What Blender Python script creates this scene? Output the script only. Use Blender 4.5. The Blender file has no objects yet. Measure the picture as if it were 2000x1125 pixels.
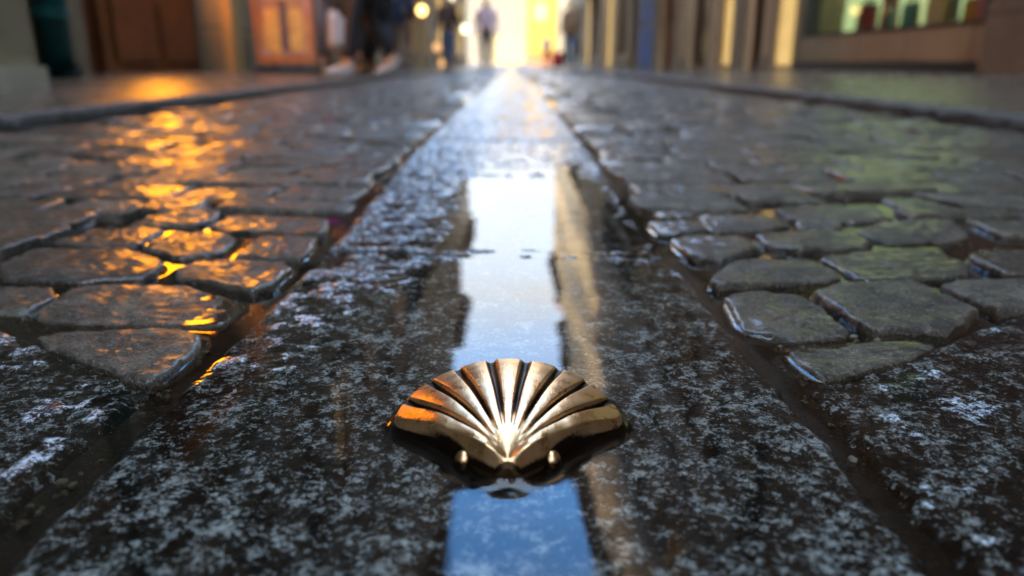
import bpy, bmesh, math, random
import numpy as np
from mathutils import Vector, Matrix

random.seed(7)
RNG = np.random.default_rng(11)
scene = bpy.context.scene
COL = scene.collection
R = math.radians

# ---------------------------------------------------------------- helpers
def smooth(a, b, x):
    t = np.clip((np.asarray(x, float) - a) / (b - a), 0, 1)
    return t * t * (3 - 2 * t)

def dip(y):
    """The street sinks a little beyond the first few metres."""
    return -0.10 * smooth(5.0, 18.0, y)

def _hash(ix, iy, seed):
    h = (ix.astype(np.int64) * 374761393 + iy.astype(np.int64) * 668265263 + seed * 1442695041) & 0xFFFFFFFF
    h = ((h ^ (h >> 13)) * 1274126177) & 0xFFFFFFFF
    h = (h ^ (h >> 16)) & 0xFFFFFFFF
    return h / 4294967296.0 * 2 * math.pi

def perlin(x, y, seed=0):
    x = np.asarray(x, float); y = np.asarray(y, float)
    ix = np.floor(x); iy = np.floor(y); fx = x - ix; fy = y - iy
    u = fx * fx * fx * (fx * (fx * 6 - 15) + 10); v = fy * fy * fy * (fy * (fy * 6 - 15) + 10)
    def g(dx, dy):
        a = _hash(ix + dx, iy + dy, seed)
        return np.cos(a) * (fx - dx) + np.sin(a) * (fy - dy)
    a = g(0, 0); b = g(1, 0); c = g(0, 1); d = g(1, 1)
    return 1.5 * ((a + (b - a) * u) + ((c + (d - c) * u) - (a + (b - a) * u)) * v)

def fbm(x, y, scale, octv=4, seed=0, gain=0.5):
    out = 0; amp = 1.0; f = 1.0 / scale; tot = 0
    for o in range(octv):
        out = out + amp * perlin(x * f + 17.3 * o, y * f - 9.1 * o, seed + o)
        tot += amp; amp *= gain; f *= 2.03
    return out / tot

def mesh_np(name, verts, faces, mat, parent=None, attrs=None, smooth_shade=True):
    """faces: (n,4) int array, last column -1 marks a triangle."""
    faces = np.asarray(faces, np.int64)
    me = bpy.data.meshes.new(name)
    nv = len(verts)
    me.vertices.add(nv)
    me.vertices.foreach_set('co', np.asarray(verts, np.float32).ravel())
    cnt = np.where(faces[:, 3] < 0, 3, 4)
    starts = np.concatenate([[0], np.cumsum(cnt)[:-1]])
    flat = faces[faces >= 0] if (faces < 0).any() else faces.ravel()
    me.loops.add(int(cnt.sum()))
    me.loops.foreach_set('vertex_index', flat.astype(np.int32))
    me.polygons.add(len(faces))
    me.polygons.foreach_set('loop_start', starts.astype(np.int32))
    me.polygons.foreach_set('use_smooth', np.full(len(faces), smooth_shade, bool))
    me.update(calc_edges=True)
    me.validate()
    if attrs:
        for k, val in attrs.items():
            a = me.attributes.new(k, 'FLOAT', 'POINT')
            a.data.foreach_set('value', np.asarray(val, np.float32).ravel())
    if mat: me.materials.append(mat)
    o = bpy.data.objects.new(name, me); COL.objects.link(o)
    if parent: o.parent = parent
    return o

def grid_faces(nr, nc, close=False):
    i = np.arange(nr - 1)[:, None]; j = np.arange(nc if close else nc - 1)[None, :]
    j2 = (j + 1) % nc
    f = np.stack([i * nc + j, i * nc + j2, (i + 1) * nc + j2, (i + 1) * nc + j], -1)
    return f.reshape(-1, 4)

def tag(o, label=None, cat=None, group=None, kind=None):
    if label: o['label'] = label
    if cat: o['category'] = cat
    if group: o['group'] = group
    if kind: o['kind'] = kind
    return o

def empty(name, loc=(0, 0, 0), rz=0.0):
    o = bpy.data.objects.new(name, None); COL.objects.link(o)
    o.location = loc; o.rotation_euler = (0, 0, rz); o.empty_display_size = .1
    return o

class MB:
    """Collects shapes into one mesh."""
    def __init__(self): self.bm = bmesh.new()
    def box(self, x0, x1, y0, y1, z0, z1, bevel=0):
        if x1 < x0: x0, x1 = x1, x0
        if y1 < y0: y0, y1 = y1, y0
        g = bmesh.ops.create_cube(self.bm, size=1)
        vs = g['verts']
        for v in vs:
            v.co = Vector(((x0 + x1) / 2 + v.co.x * (x1 - x0), (y0 + y1) / 2 + v.co.y * (y1 - y0), (z0 + z1) / 2 + v.co.z * (z1 - z0)))
        if bevel:
            es = list({e for v in vs for e in v.link_edges})
            bmesh.ops.bevel(self.bm, geom=es, offset=bevel, segments=2, affect='EDGES')
        return self
    def tube(self, pts, r, seg=10, caps=True):
        pts = [Vector(p) for p in pts]
        rs = r if isinstance(r, (list, tuple)) else [r] * len(pts)
        rings = []
        for i, p in enumerate(pts):
            d = (pts[min(i + 1, len(pts) - 1)] - pts[max(i - 1, 0)]).normalized()
            a = d.orthogonal().normalized() if abs(d.z) < .9 else Vector((1, 0, 0)).cross(d).normalized()
            b = d.cross(a)
            rings.append([self.bm.verts.new(p + (a * math.cos(2 * math.pi * k / seg) + b * math.sin(2 * math.pi * k / seg)) * rs[i]) for k in range(seg)])
        for i in range(len(rings) - 1):
            for k in range(seg):
                self.bm.faces.new((rings[i][k], rings[i][(k + 1) % seg], rings[i + 1][(k + 1) % seg], rings[i + 1][k]))
        if caps:
            self.bm.faces.new(rings[0][::-1]); self.bm.faces.new(rings[-1])
        return self
    def lathe(self, prof, c=(0, 0, 0), seg=20):
        rings = [[self.bm.verts.new((c[0] + r * math.cos(2 * math.pi * k / seg), c[1] + r * math.sin(2 * math.pi * k / seg), c[2] + z)) for k in range(seg)] for r, z in prof]
        for i in range(len(rings) - 1):
            for k in range(seg):
                self.bm.faces.new((rings[i][k], rings[i][(k + 1) % seg], rings[i + 1][(k + 1) % seg], rings[i + 1][k]))
        self.bm.faces.new(rings[0][::-1]); self.bm.faces.new(rings[-1])
        return self
    def prism(self, poly, axis, a, b):
        """poly: 2D points; axis 'x' -> (y,z), 'y' -> (x,z)."""
        def P(u, v, w): return (w, u, v) if axis == 'x' else (u, w, v)
        A = [self.bm.verts.new(P(u, v, a)) for u, v in poly]; B = [self.bm.verts.new(P(u, v, b)) for u, v in poly]
        n = len(poly)
        for k in range(n): self.bm.faces.new((A[k], A[(k + 1) % n], B[(k + 1) % n], B[k]))
        self.bm.faces.new(A[::-1]); self.bm.faces.new(B)
        return self
    def ball(self, c, r, sc=(1, 1, 1), seg=16):
        g = bmesh.ops.create_uvsphere(self.bm, u_segments=seg, v_segments=max(6, seg // 2), radius=r)
        for v in g['verts']:
            v.co = Vector((c[0] + v.co.x * sc[0], c[1] + v.co.y * sc[1], c[2] + v.co.z * sc[2]))
        return self
    def build(self, name, mat, parent=None, smooth_shade=False):
        bmesh.ops.recalc_face_normals(self.bm, faces=self.bm.faces[:])
        me = bpy.data.meshes.new(name); self.bm.to_mesh(me); self.bm.free()
        if smooth_shade:
            me.polygons.foreach_set('use_smooth', [True] * len(me.polygons))
        if mat: me.materials.append(mat)
        o = bpy.data.objects.new(name, me); COL.objects.link(o)
        if parent: o.parent = parent
        return o

# ---------------------------------------------------------------- materials
def new_mat(name):
    m = bpy.data.materials.new(name); m.use_nodes = True
    nt = m.node_tree; nt.nodes.clear()
    out = nt.nodes.new('ShaderNodeOutputMaterial')
    return m, nt, out

def N(nt, typ, **kw):
    n = nt.nodes.new(typ)
    for k, v in kw.items():
        if k.startswith('i_'): n.inputs[k[2:].replace('_', ' ')].default_value = v
        else: setattr(n, k, v)
    return n

def ramp(nt, fac, stops):
    r = nt.nodes.new('ShaderNodeValToRGB')
    e = r.color_ramp.elements
    while len(e) < len(stops): e.new(.5)
    for k, (p, c) in enumerate(stops):
        e[k].position = p; e[k].color = (*c, 1) if len(c) == 3 else c
    nt.links.new(fac, r.inputs[0]); return r.outputs[0]

def math_n(nt, op, a, b=None, clamp=False):
    n = nt.nodes.new('ShaderNodeMath'); n.operation = op; n.use_clamp = clamp
    for k, v in enumerate((a, b)):
        if v is None: continue
        if isinstance(v, (int, float)): n.inputs[k].default_value = v
        else: nt.links.new(v, n.inputs[k])
    return n.outputs[0]

def noise(nt, scale, detail=4, rough=.55, vec=None, dist=0):
    n = nt.nodes.new('ShaderNodeTexNoise')
    n.inputs['Scale'].default_value = scale; n.inputs['Detail'].default_value = detail
    n.inputs['Roughness'].default_value = rough; n.inputs['Distortion'].default_value = dist
    if vec is not None: nt.links.new(vec, n.inputs['Vector'])
    return n.outputs['Fac']

def objco(nt):
    return nt.nodes.new('ShaderNodeTexCoord').outputs['Object']

def bump(nt, h, strength, dist, normal=None):
    b = nt.nodes.new('ShaderNodeBump'); b.inputs['Strength'].default_value = strength; b.inputs['Distance'].default_value = dist
    nt.links.new(h, b.inputs['Height'])
    if normal is not None: nt.links.new(normal, b.inputs['Normal'])
    return b.outputs['Normal']

def mixc(nt, fac, a, b):
    m = nt.nodes.new('ShaderNodeMix'); m.data_type = 'RGBA'
    for s, v in ((0, fac), (6, a), (7, b)):
        if isinstance(v, (int, float)): m.inputs[s].default_value = v
        elif isinstance(v, tuple): m.inputs[s].default_value = (*v, 1)
        else: nt.links.new(v, m.inputs[s])
    return m.outputs[2]

def simple(name, col, rough=.6, metal=0, var=.25, scale=8, bmp=.0, emit=None, est=0, coat=0, spec=.5):
    """A painted / woven / stone surface: base colour broken up by noise, with a light bump."""
    m, nt, out = new_mat(name)
    p = N(nt, 'ShaderNodeBsdfPrincipled'); nt.links.new(p.outputs[0], out.inputs[0])
    co = objco(nt); f = noise(nt, scale, 6, .6, co)
    c = ramp(nt, f, [(.25, tuple(v * (1 - var) for v in col)), (.75, tuple(min(1, v * (1 + var)) for v in col))])
    nt.links.new(c, p.inputs['Base Color'])
    p.inputs['Roughness'].default_value = rough; p.inputs['Metallic'].default_value = metal
    p.inputs['Coat Weight'].default_value = coat; p.inputs['Specular IOR Level'].default_value = spec
    if bmp: nt.links.new(bump(nt, noise(nt, scale * 6, 5, .6, co), .6, bmp), p.inputs['Normal'])
    if emit:
        p.inputs['Emission Color'].default_value = (*emit, 1); p.inputs['Emission Strength'].default_value = est
    return m

def emissive(name, col, st, var=.3, scale=4):
    m, nt, out = new_mat(name)
    e = N(nt, 'ShaderNodeEmission'); nt.links.new(e.outputs[0], out.inputs[0])
    f = noise(nt, scale, 3, .5, objco(nt))
    c = ramp(nt, f, [(.2, tuple(v * (1 - var) for v in col)), (.8, col)])
    nt.links.new(c, e.inputs[0]); e.inputs[1].default_value = st
    return m

# exposure-dependent light levels
EXPO = 4.1
def granite_mat():
    m, nt, out = new_mat('granite')
    p = N(nt, 'ShaderNodeBsdfPrincipled'); nt.links.new(p.outputs[0], out.inputs[0])
    co = objco(nt)
    a = N(nt, 'ShaderNodeAttribute', attribute_name='speck').outputs['Fac']
    proud = N(nt, 'ShaderNodeAttribute', attribute_name='proud').outputs['Fac']
    fine = noise(nt, 480, 9, .80, co, .6)
    s = math_n(nt, 'ADD', a, math_n(nt, 'MULTIPLY', math_n(nt, 'SUBTRACT', fine, .5), 3.0))
    light = ramp(nt, s, [(.0, (.005, .004, .003)), (.46, (.011, .008, .006)), (.55, (.035, .034, .033)), (.61, (.30, .36, .41)), (1, (.62, .73, .83))])
    warm = noise(nt, 45, 3, .5, co)
    light = mixc(nt, math_n(nt, 'MULTIPLY', ramp(nt, warm, [(.5, (0, 0, 0)), (.75, (1, 1, 1))]), .25), light, (.06, .035, .02))
    nt.links.new(light, p.inputs['Base Color'])
    p.inputs['Roughness'].default_value = .45
    nt.links.new(math_n(nt, 'ADD', math_n(nt, 'MULTIPLY', proud, .4), .08), p.inputs['Specular IOR Level'])
    nt.links.new(math_n(nt, 'MULTIPLY', proud, .9), p.inputs['Coat Weight']); p.inputs['Coat Roughness'].default_value = .07; p.inputs['Coat IOR'].default_value = 1.33
    n1 = bump(nt, noise(nt, 700, 5, .6, co), .7, .0006)
    n1 = bump(nt, s, .4, .0008, n1)
    nt.links.new(n1, p.inputs['Normal'])
    nt.links.new(bump(nt, noise(nt, 210, 3, .55, co), .8, .0016), p.inputs['Coat Normal'])
    return m

def mud_mat():
    m, nt, out = new_mat('joint_mud')
    p = N(nt, 'ShaderNodeBsdfPrincipled'); nt.links.new(p.outputs[0], out.inputs[0])
    co = objco(nt); f = noise(nt, 55, 6, .65, co); g = noise(nt, 700, 3, .6, co)
    c = ramp(nt, f, [(.3, (.004, .003, .002)), (.7, (.015, .010, .006))])
    c = mixc(nt, ramp(nt, g, [(.60, (0, 0, 0)), (.70, (1, 1, 1))]), c, (.10, .075, .045))
    nt.links.new(c, p.inputs['Base Color']); p.inputs['Roughness'].default_value = .6; p.inputs['Specular IOR Level'].default_value = .15
    nt.links.new(bump(nt, g, .6, .0008, bump(nt, f, .6, .004)), p.inputs['Normal'])
    return m

def sett_mat():
    m, nt, out = new_mat('sett_stone')
    p = N(nt, 'ShaderNodeBsdfPrincipled'); nt.links.new(p.outputs[0], out.inputs[0])
    co = objco(nt)
    tint = N(nt, 'ShaderNodeAttribute', attribute_name='tint').outputs['Fac']
    f = noise(nt, 38, 8, .66, co, .3); g = noise(nt, 240, 6, .7, co)
    c = ramp(nt, f, [(.28, (.014, .012, .010)), (.5, (.047, .043, .035)), (.72, (.125, .116, .096))])
    c2 = ramp(nt, tint, [(0, (.42, .42, .42)), (.5, (1, .95, .86)), (1, (1.6, 1.55, 1.45))])
    mm = N(nt, 'ShaderNodeMix', data_type='RGBA', blend_type='MULTIPLY'); mm.inputs[0].default_value = 1
    nt.links.new(c, mm.inputs[6]); nt.links.new(c2, mm.inputs[7])
    c = mixc(nt, ramp(nt, g, [(.58, (0, 0, 0)), (.7, (1, 1, 1))]), mm.outputs[2], (.2, .19, .17))
    c = mixc(nt, ramp(nt, g, [(.30, (1, 1, 1)), (.42, (0, 0, 0))]), c, (.016, .013, .010))
    rust = noise(nt, 24, 4, .6, co)
    c = mixc(nt, ramp(nt, rust, [(.62, (0, 0, 0)), (.72, (.7, .7, .7))]), c, (.10, .045, .015))
    wet = math_n(nt, 'ADD', noise(nt, 30, 5, .65, co), math_n(nt, 'MULTIPLY', math_n(nt, 'SUBTRACT', tint, .5), .30))
    grit = noise(nt, 560, 4, .7, co)
    c = mixc(nt, ramp(nt, grit, [(.56, (0, 0, 0)), (.66, (.8, .8, .8))]), c, (.26, .235, .19))
    c = mixc(nt, ramp(nt, grit, [(.34, (1, 1, 1)), (.44, (0, 0, 0))]), c, (.012, .010, .008))
    nt.links.new(c, p.inputs['Base Color'])
    nt.links.new(ramp(nt, wet, [(.35, (.34, .34, .34)), (.65, (.60, .60, .60))]), p.inputs['Roughness'])
    nt.links.new(ramp(nt, wet, [(.44, (1, 1, 1)), (.62, (.10, .10, .10))]), p.inputs['Coat Weight'])
    p.inputs['Specular IOR Level'].default_value = .2; p.inputs['Coat Roughness'].default_value = .06; p.inputs['Coat IOR'].default_value = 1.33
    n1 = bump(nt, grit, .6, .0010, bump(nt, g, .7, .0022)); n1 = bump(nt, f, .8, .006, n1)
    nt.links.new(n1, p.inputs['Normal'])
    nt.links.new(bump(nt, g, .4, .0007, bump(nt, noise(nt, 75, 4, .55, co), .6, .0016)), p.inputs['Coat Normal'])
    return m

def water_mat():
    m, nt, out = new_mat('water')
    fr = N(nt, 'ShaderNodeFresnel'); fr.inputs['IOR'].default_value = 1.38
    tr = N(nt, 'ShaderNodeBsdfTransparent'); tr.inputs[0].default_value = (.86, .80, .72, 1)
    gl = N(nt, 'ShaderNodeBsdfGlossy'); gl.inputs['Roughness'].default_value = .012; gl.inputs[0].default_value = (1, 1, 1, 1)
    mx = N(nt, 'ShaderNodeMixShader')
    co = objco(nt)
    b = bump(nt, noise(nt, 7, 2, .5, co), .025, .01)
    for n in (fr, gl): nt.links.new(b, n.inputs['Normal'])
    nt.links.new(fr.outputs[0], mx.inputs[0]); nt.links.new(tr.outputs[0], mx.inputs[1]); nt.links.new(gl.outputs[0], mx.inputs[2])
    nt.links.new(mx.outputs[0], out.inputs[0])
    return m

def brass_mat():
    m, nt, out = new_mat('brass')
    p = N(nt, 'ShaderNodeBsdfPrincipled'); nt.links.new(p.outputs[0], out.inputs[0])
    co = objco(nt)
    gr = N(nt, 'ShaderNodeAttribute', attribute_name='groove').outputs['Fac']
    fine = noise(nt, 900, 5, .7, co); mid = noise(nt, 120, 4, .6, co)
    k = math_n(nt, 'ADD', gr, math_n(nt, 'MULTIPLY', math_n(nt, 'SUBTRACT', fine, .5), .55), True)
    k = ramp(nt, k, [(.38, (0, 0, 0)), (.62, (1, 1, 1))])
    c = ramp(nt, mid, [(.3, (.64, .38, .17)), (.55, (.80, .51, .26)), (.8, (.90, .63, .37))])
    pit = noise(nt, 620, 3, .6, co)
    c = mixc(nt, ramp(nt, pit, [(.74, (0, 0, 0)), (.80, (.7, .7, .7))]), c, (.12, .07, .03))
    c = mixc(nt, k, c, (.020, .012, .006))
    nt.links.new(c, p.inputs['Base Color'])
    p.inputs['Metallic'].default_value = 1
    nt.links.new(mixc(nt, k, ramp(nt, mid, [(.3, (.24, .24, .24)), (.7, (.36, .36, .36))]), (.42, .42, .42)), p.inputs['Roughness'])
    # scratches
    mp = N(nt, 'ShaderNodeMapping'); mp.inputs['Scale'].default_value = (1500, 120, 300); mp.inputs['Rotation'].default_value = (0, 0, .5)
    nt.links.new(co, mp.inputs[0]); scr = noise(nt, 1, 2, .5, mp.outputs[0])
    n1 = bump(nt, fine, .35, .0002); n1 = bump(nt, scr, .25, .00015, n1); n1 = bump(nt, mid, .35, .0006, n1)
    nt.links.new(n1, p.inputs['Normal'])
    return m

def pavement_mat():
    m, nt, out = new_mat('pavement_stone')
    p = N(nt, 'ShaderNodeBsdfPrincipled'); nt.links.new(p.outputs[0], out.inputs[0])
    co = objco(nt)
    br = N(nt, 'ShaderNodeTexBrick'); br.inputs['Scale'].default_value = 1; br.inputs['Mortar Size'].default_value = .008
    br.inputs['Brick Width'].default_value = .62; br.inputs['Row Height'].default_value = .42
    br.inputs['Color1'].default_value = (.075, .062, .048, 1); br.inputs['Color2'].default_value = (.11, .093, .074, 1); br.inputs['Mortar'].default_value = (.02, .018, .015, 1)
    nt.links.new(co, br.inputs['Vector'])
    f = noise(nt, 14, 7, .62, co)
    c = mixc(nt, math_n(nt, 'MULTIPLY', f, .7), br.outputs['Color'], (.035, .03, .026))
    nt.links.new(c, p.inputs['Base Color'])
    nt.links.new(ramp(nt, f, [(.35, (.15, .15, .15)), (.65, (.36, .36, .36))]), p.inputs['Roughness']); p.inputs['Specular IOR Level'].default_value = .45
    n1 = bump(nt, br.outputs['Fac'], -.6, .004); n1 = bump(nt, noise(nt, 90, 6, .65, co), .7, .003, n1)
    nt.links.new(n1, p.inputs['Normal'])
    return m

def wall_mat(name, c0, c1, blocks=True):
    """Granite ashlar or plaster, weathered."""
    m, nt, out = new_mat(name)
    p = N(nt, 'ShaderNodeBsdfPrincipled'); nt.links.new(p.outputs[0], out.inputs[0])
    co = objco(nt)
    f = noise(nt, 1.4, 8, .65, co); g = noise(nt, 22, 5, .6, co)
    c = ramp(nt, f, [(.3, c0), (.7, c1)])
    c = mixc(nt, math_n(nt, 'MULTIPLY', g, .35), c, tuple(v * .45 for v in c0))
    if blocks:
        sx = N(nt, 'ShaderNodeSeparateXYZ'); nt.links.new(co, sx.inputs[0])
        cb = N(nt, 'ShaderNodeCombineXYZ')
        nt.links.new(math_n(nt, 'ADD', sx.outputs[0], sx.outputs[1]), cb.inputs[0]); nt.links.new(sx.outputs[2], cb.inputs[1])
        br = N(nt, 'ShaderNodeTexBrick'); br.inputs['Scale'].default_value = 1; br.inputs['Mortar Size'].default_value = .012
        br.inputs['Brick Width'].default_value = .85; br.inputs['Row Height'].default_value = .42
        nt.links.new(cb.outputs[0], br.inputs['Vector'])
        c = mixc(nt, math_n(nt, 'MULTIPLY', br.outputs['Fac'], .6), c, tuple(v * .3 for v in c0))
        n1 = bump(nt, br.outputs['Fac'], -.5, .01)
        n1 = bump(nt, g, .5, .01, n1)
    else:
        n1 = bump(nt, g, .3, .006)
    nt.links.new(c, p.inputs['Base Color']); nt.links.new(n1, p.inputs['Normal'])
    p.inputs['Roughness'].default_value = .75
    return m

def glass_mat(name, trans):
    """Display glazing you can see through (thin), with its own reflection."""
    m, nt, out = new_mat(name)
    ge = nt.nodes.new('ShaderNodeNewGeometry'); dt = N(nt, 'ShaderNodeVectorMath', operation='DOT_PRODUCT')
    nt.links.new(ge.outputs['Normal'], dt.inputs[0]); nt.links.new(ge.outputs['Incoming'], dt.inputs[1])
    fc = math_n(nt, 'POWER', math_n(nt, 'SUBTRACT', 1.0, math_n(nt, 'ABSOLUTE', dt.outputs['Value'])), 5)
    fc = math_n(nt, 'ADD', math_n(nt, 'MULTIPLY', fc, .9), .04)
    tr = N(nt, 'ShaderNodeBsdfTransparent'); tr.inputs[0].default_value = (*trans, 1)
    gl = N(nt, 'ShaderNodeBsdfGlossy'); gl.inputs['Roughness'].default_value = .02
    mx = N(nt, 'ShaderNodeMixShader')
    nt.links.new(fc, mx.inputs[0]); nt.links.new(tr.outputs[0], mx.inputs[1]); nt.links.new(gl.outputs[0], mx.inputs[2])
    nt.links.new(mx.outputs[0], out.inputs[0])
    return m

M = {}
M['granite'] = granite_mat(); M['sett'] = sett_mat(); M['water'] = water_mat(); M['brass'] = brass_mat()
M['pavement'] = pavement_mat()
M['mud'] = mud_mat()
M['kerb'] = simple('kerb_granite', (.065, .062, .056), .62, var=.6, scale=70, bmp=.006, spec=.35)
M['ground'] = simple('far_ground', (.10, .095, .085), .6, var=.3, scale=.5)
M['st_warm'] = wall_mat('warm_granite', (.25, .17, .09), (.42, .31, .18))
M['st_grey'] = wall_mat('grey_granite', (.22, .18, .105), (.36, .30, .19))
M['st_dark'] = wall_mat('dark_granite', (.13, .095, .06), (.24, .18, .115))
M['pl_cream'] = wall_mat('cream_plaster', (.42, .35, .24), (.58, .50, .36), False)
M['pl_ochre'] = wall_mat('ochre_plaster', (.40, .26, .10), (.55, .38, .16), False)
M['pl_white'] = wall_mat('white_plaster', (.55, .52, .46), (.72, .70, .65), False)
M['pl_tan'] = wall_mat('tan_plaster', (.38, .27, .15), (.56, .41, .25), False)
M['yellow'] = wall_mat('yellow_paint', (.20, .115, .003), (.25, .145, .004), False)
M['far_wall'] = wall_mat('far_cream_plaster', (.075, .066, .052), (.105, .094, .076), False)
M['trim'] = simple('trim_stone', (.22, .175, .115), .7, var=.25, scale=9, bmp=.004)
M['trim_lt'] = simple('light_plinth', (.46, .44, .34), .6, var=.2, scale=6, bmp=.003)
M['black'] = simple('black_paint', (.012, .012, .012), .4, var=.3)
M['roof'] = simple('roof_tiles', (.22, .09, .05), .8, var=.4, scale=5, bmp=.02)
M['pane'] = simple('dark_window_glass', (.010, .012, .014), .04, var=.3, scale=2)
M['frame_w'] = simple('white_window_paint', (.42, .40, .36), .45, var=.1)
M['frame_b'] = simple('brown_window_paint', (.09, .04, .02), .45, var=.3)
M['frame_g'] = simple('green_window_paint', (.03, .08, .05), .45, var=.3)
M['teal'] = simple('teal_pipe_paint', (.014, .15, .17), .4, var=.25, scale=12)
M['wood_dk'] = simple('dark_red_wood', (.075, .018, .006), .45, var=.4, scale=7, bmp=.002)
M['wood'] = simple('brown_door_wood', (.17, .06, .022), .45, var=.4, scale=7, bmp=.002)
M['wood_lt'] = simple('orange_varnished_wood', (.38, .11, .015), .4, var=.3, scale=7, bmp=.002)
M['blue'] = simple('blue_door_paint', (.003, .10, .40), .5, var=.2)
M['iron'] = simple('wrought_iron', (.015, .015, .016), .5, metal=.6)
M['lit_orange'] = emissive('lit_amber_glass', (1.0, .32, .005), 1.4)
M['warm_glow'] = emissive('warm_glow_panel', (1.0, .66, .24), .06)  # shop panes, and panels standing in for shop light on pilasters
M['upstairs_glow'] = emissive('added_upstairs_glow', (1.0, .62, .22), .15)  # added glow for upper panes, gives gold streaks in the water
M['lit_green'] = emissive('lit_pale_green_room', (.74, .95, .44), .06, .45, 1.2)
M['lit_arch'] = emissive('lit_arch_hall', (1.0, .78, .42), .14)
M['lamp_w'] = emissive('warm_lamp_globe', (1.0, .62, .18), .42, .05)
M['lamp_p'] = emissive('pale_lamp_globe', (1.0, .93, .62), .22, .05)
M['lamp_d'] = emissive('dim_amber_lamp_globe', (1.0, .55, .22), .08, .05)
M['glass'] = glass_mat('shop_glass', (.92, .94, .92))

# ---------------------------------------------------------------- camera
PITCH = math.atan(442 / 1450)
CAM_H = 0.14
cam = bpy.data.cameras.new('camera'); camo = bpy.data.objects.new('camera', cam); COL.objects.link(camo)
camo.location = (0, 0, CAM_H); camo.rotation_euler = (math.pi / 2 - PITCH, 0, 0)
cam.sensor_width = 36; cam.lens = 1450 / 2000 * 36; cam.clip_start = .01; cam.clip_end = 2000
cam.dof.use_dof = True; cam.dof.focus_distance = .322; cam.dof.aperture_fstop = 5.8; cam.dof.aperture_blades = 0
scene.camera = camo

# ---------------------------------------------------------------- scallop shell plan
SO = np.array([-0.0015, 0.2310])              # hinge point
FAN_T = np.array([0, 10.8, 22.4, 34.5, 49, 56, 80]); FAN_R = np.array([.0888, .0856, .0784, .0700, .0600, .0570, .050])
def fan_R(th): return np.interp(np.abs(th), FAN_T, FAN_R)
half = [(0, .0888), (5.4, .0877), (10.8, .0856), (16.6, .0823), (22.4, .0784), (28.5, .0741), (34.5, .0700), (41, .0656), (47, .0616), (50.5, .0590), (52.6, .0560), (53.6, .0520),
        (54.2, .045), (55.2, .037), (57.5, .0295), (61.5, .0235), (66, .0190), (72, .0157), (80, .0131), (95, .0112), (115, .0082), (140, .0054), (165, .0040), (180, .0037)]
ctrl = [(r * math.sin(R(t)), r * math.cos(R(t))) for t, r in half] + [(-r * math.sin(R(t)), r * math.cos(R(t))) for t, r in half[-2:0:-1]]
def chaikin(P, n=2):
    P = np.asarray(P, float)
    for _ in range(n):
        Q = np.roll(P, -1, 0)
        P = np.stack([P * .75 + Q * .25, P * .25 + Q * .75], 1).reshape(-1, 2)
    return P
def resample(P, n):
    P = np.asarray(P, float); Q = np.vstack([P, P[:1]])
    d = np.r_[0, np.cumsum(np.hypot(*np.diff(Q, axis=0).T))]
    s = np.linspace(0, d[-1], n, endpoint=False)
    return np.stack([np.interp(s, d, Q[:, 0]), np.interp(s, d, Q[:, 1])], 1)
SHELL = resample(chaikin(ctrl, 2), 760)       # relative to SO
EARS = [(-.0158, .0072), (.0157, .0072)]
def poly_dist(px, py, P):
    """Unsigned distance of points to the vertices of a dense polyline."""
    out = np.empty(px.shape)
    fx, fy, fo = px.ravel(), py.ravel(), out.ravel()
    for a in range(0, len(fx), 20000):
        b = a + 20000
        fo[a:b] = np.sqrt(((fx[a:b, None] - P[None, :, 0]) ** 2 + (fy[a:b, None] - P[None, :, 1]) ** 2).min(1))
    return fo.reshape(px.shape)
def inside(px, py, P):
    c = np.zeros(px.shape, bool); n = len(P); j = n - 1
    for i in range(n):
        xi, yi = P[i]; xj, yj = P[j]
        if yi != yj:
            c ^= ((yi > py) != (yj > py)) & (px < (xj - xi) * (py - yi) / (yj - yi) + xi)
        j = i
    return c
SH_COARSE = SHELL[::5]
# plan of what sits in the water: shell and its two ears
def shell_sdf(X, Y, ears=True):
    """Signed distance (positive outside) to shell + ears, only near the shell."""
    d = np.full(X.shape, .05)
    rx, ry = X - SO[0], Y - SO[1]
    m = (np.abs(rx) < .075) & (ry > -.03) & (ry < .12)
    if m.any():
        a, b = rx[m], ry[m]
        dd = poly_dist(a, b, SHELL[::2])
        dd = np.where(inside(a, b, SH_COARSE), -dd, dd)
        if ears:
            for ex, ey in EARS: dd = np.minimum(dd, np.hypot(a - ex, b - ey) - .0042)
        d[m] = dd
    return d

# ---------------------------------------------------------------- slabs of speckled granite
JOINTS = [.545, .955, 1.39, 1.80, 2.25, 2.70, 3.1]
def slab_fields(X, Y):
    wob = .004 * fbm(X, Y, .05, 3, 5) + .002 * fbm(X, Y, .012, 2, 9)
    xl = np.interp(Y, [.1, .25, .36, .5, .65, 1.2, 3], [-.1505, -.1505, -.148, -.144, -.146, -.160, -.165])
    xr = np.interp(Y, [.1, .25, .36, .5, .65, 1.2, 3], [.1235, .1235, .122, .118, .114, .128, .135])
    sc = np.minimum(X - xl, xr - X) + wob
    jd = np.full(X.shape, .5)
    for j in JOINTS: jd = np.minimum(jd, np.abs(Y - j - .012 * fbm(X, Y * 0 + j, .08, 2, 31)))
    sc = np.minimum(sc, jd - .0025 + wob * .6)
    # the two big stones beside it in the foreground
    def line(ax, ay, bx, by):
        L = math.hypot(bx - ax, by - ay); return ((X - ax) * (by - ay) - (Y - ay) * (bx - ax)) / L
    sl = np.minimum(-.1635 - X, -line(-.168, .320, -.32, .408)) + wob
    sl = np.minimum(sl, .09 + 0 * X - np.maximum(0, (-.176 - X) * 0))
    sr = np.minimum(X - .1315, line(.135, .309, .31, .420)) + wob
    near = Y < .6
    sd = np.maximum(sc, np.where(near, np.maximum(sl, sr), -1))
    return sd, jd, (sl > sc) & near, (sr > sc) & near

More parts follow.
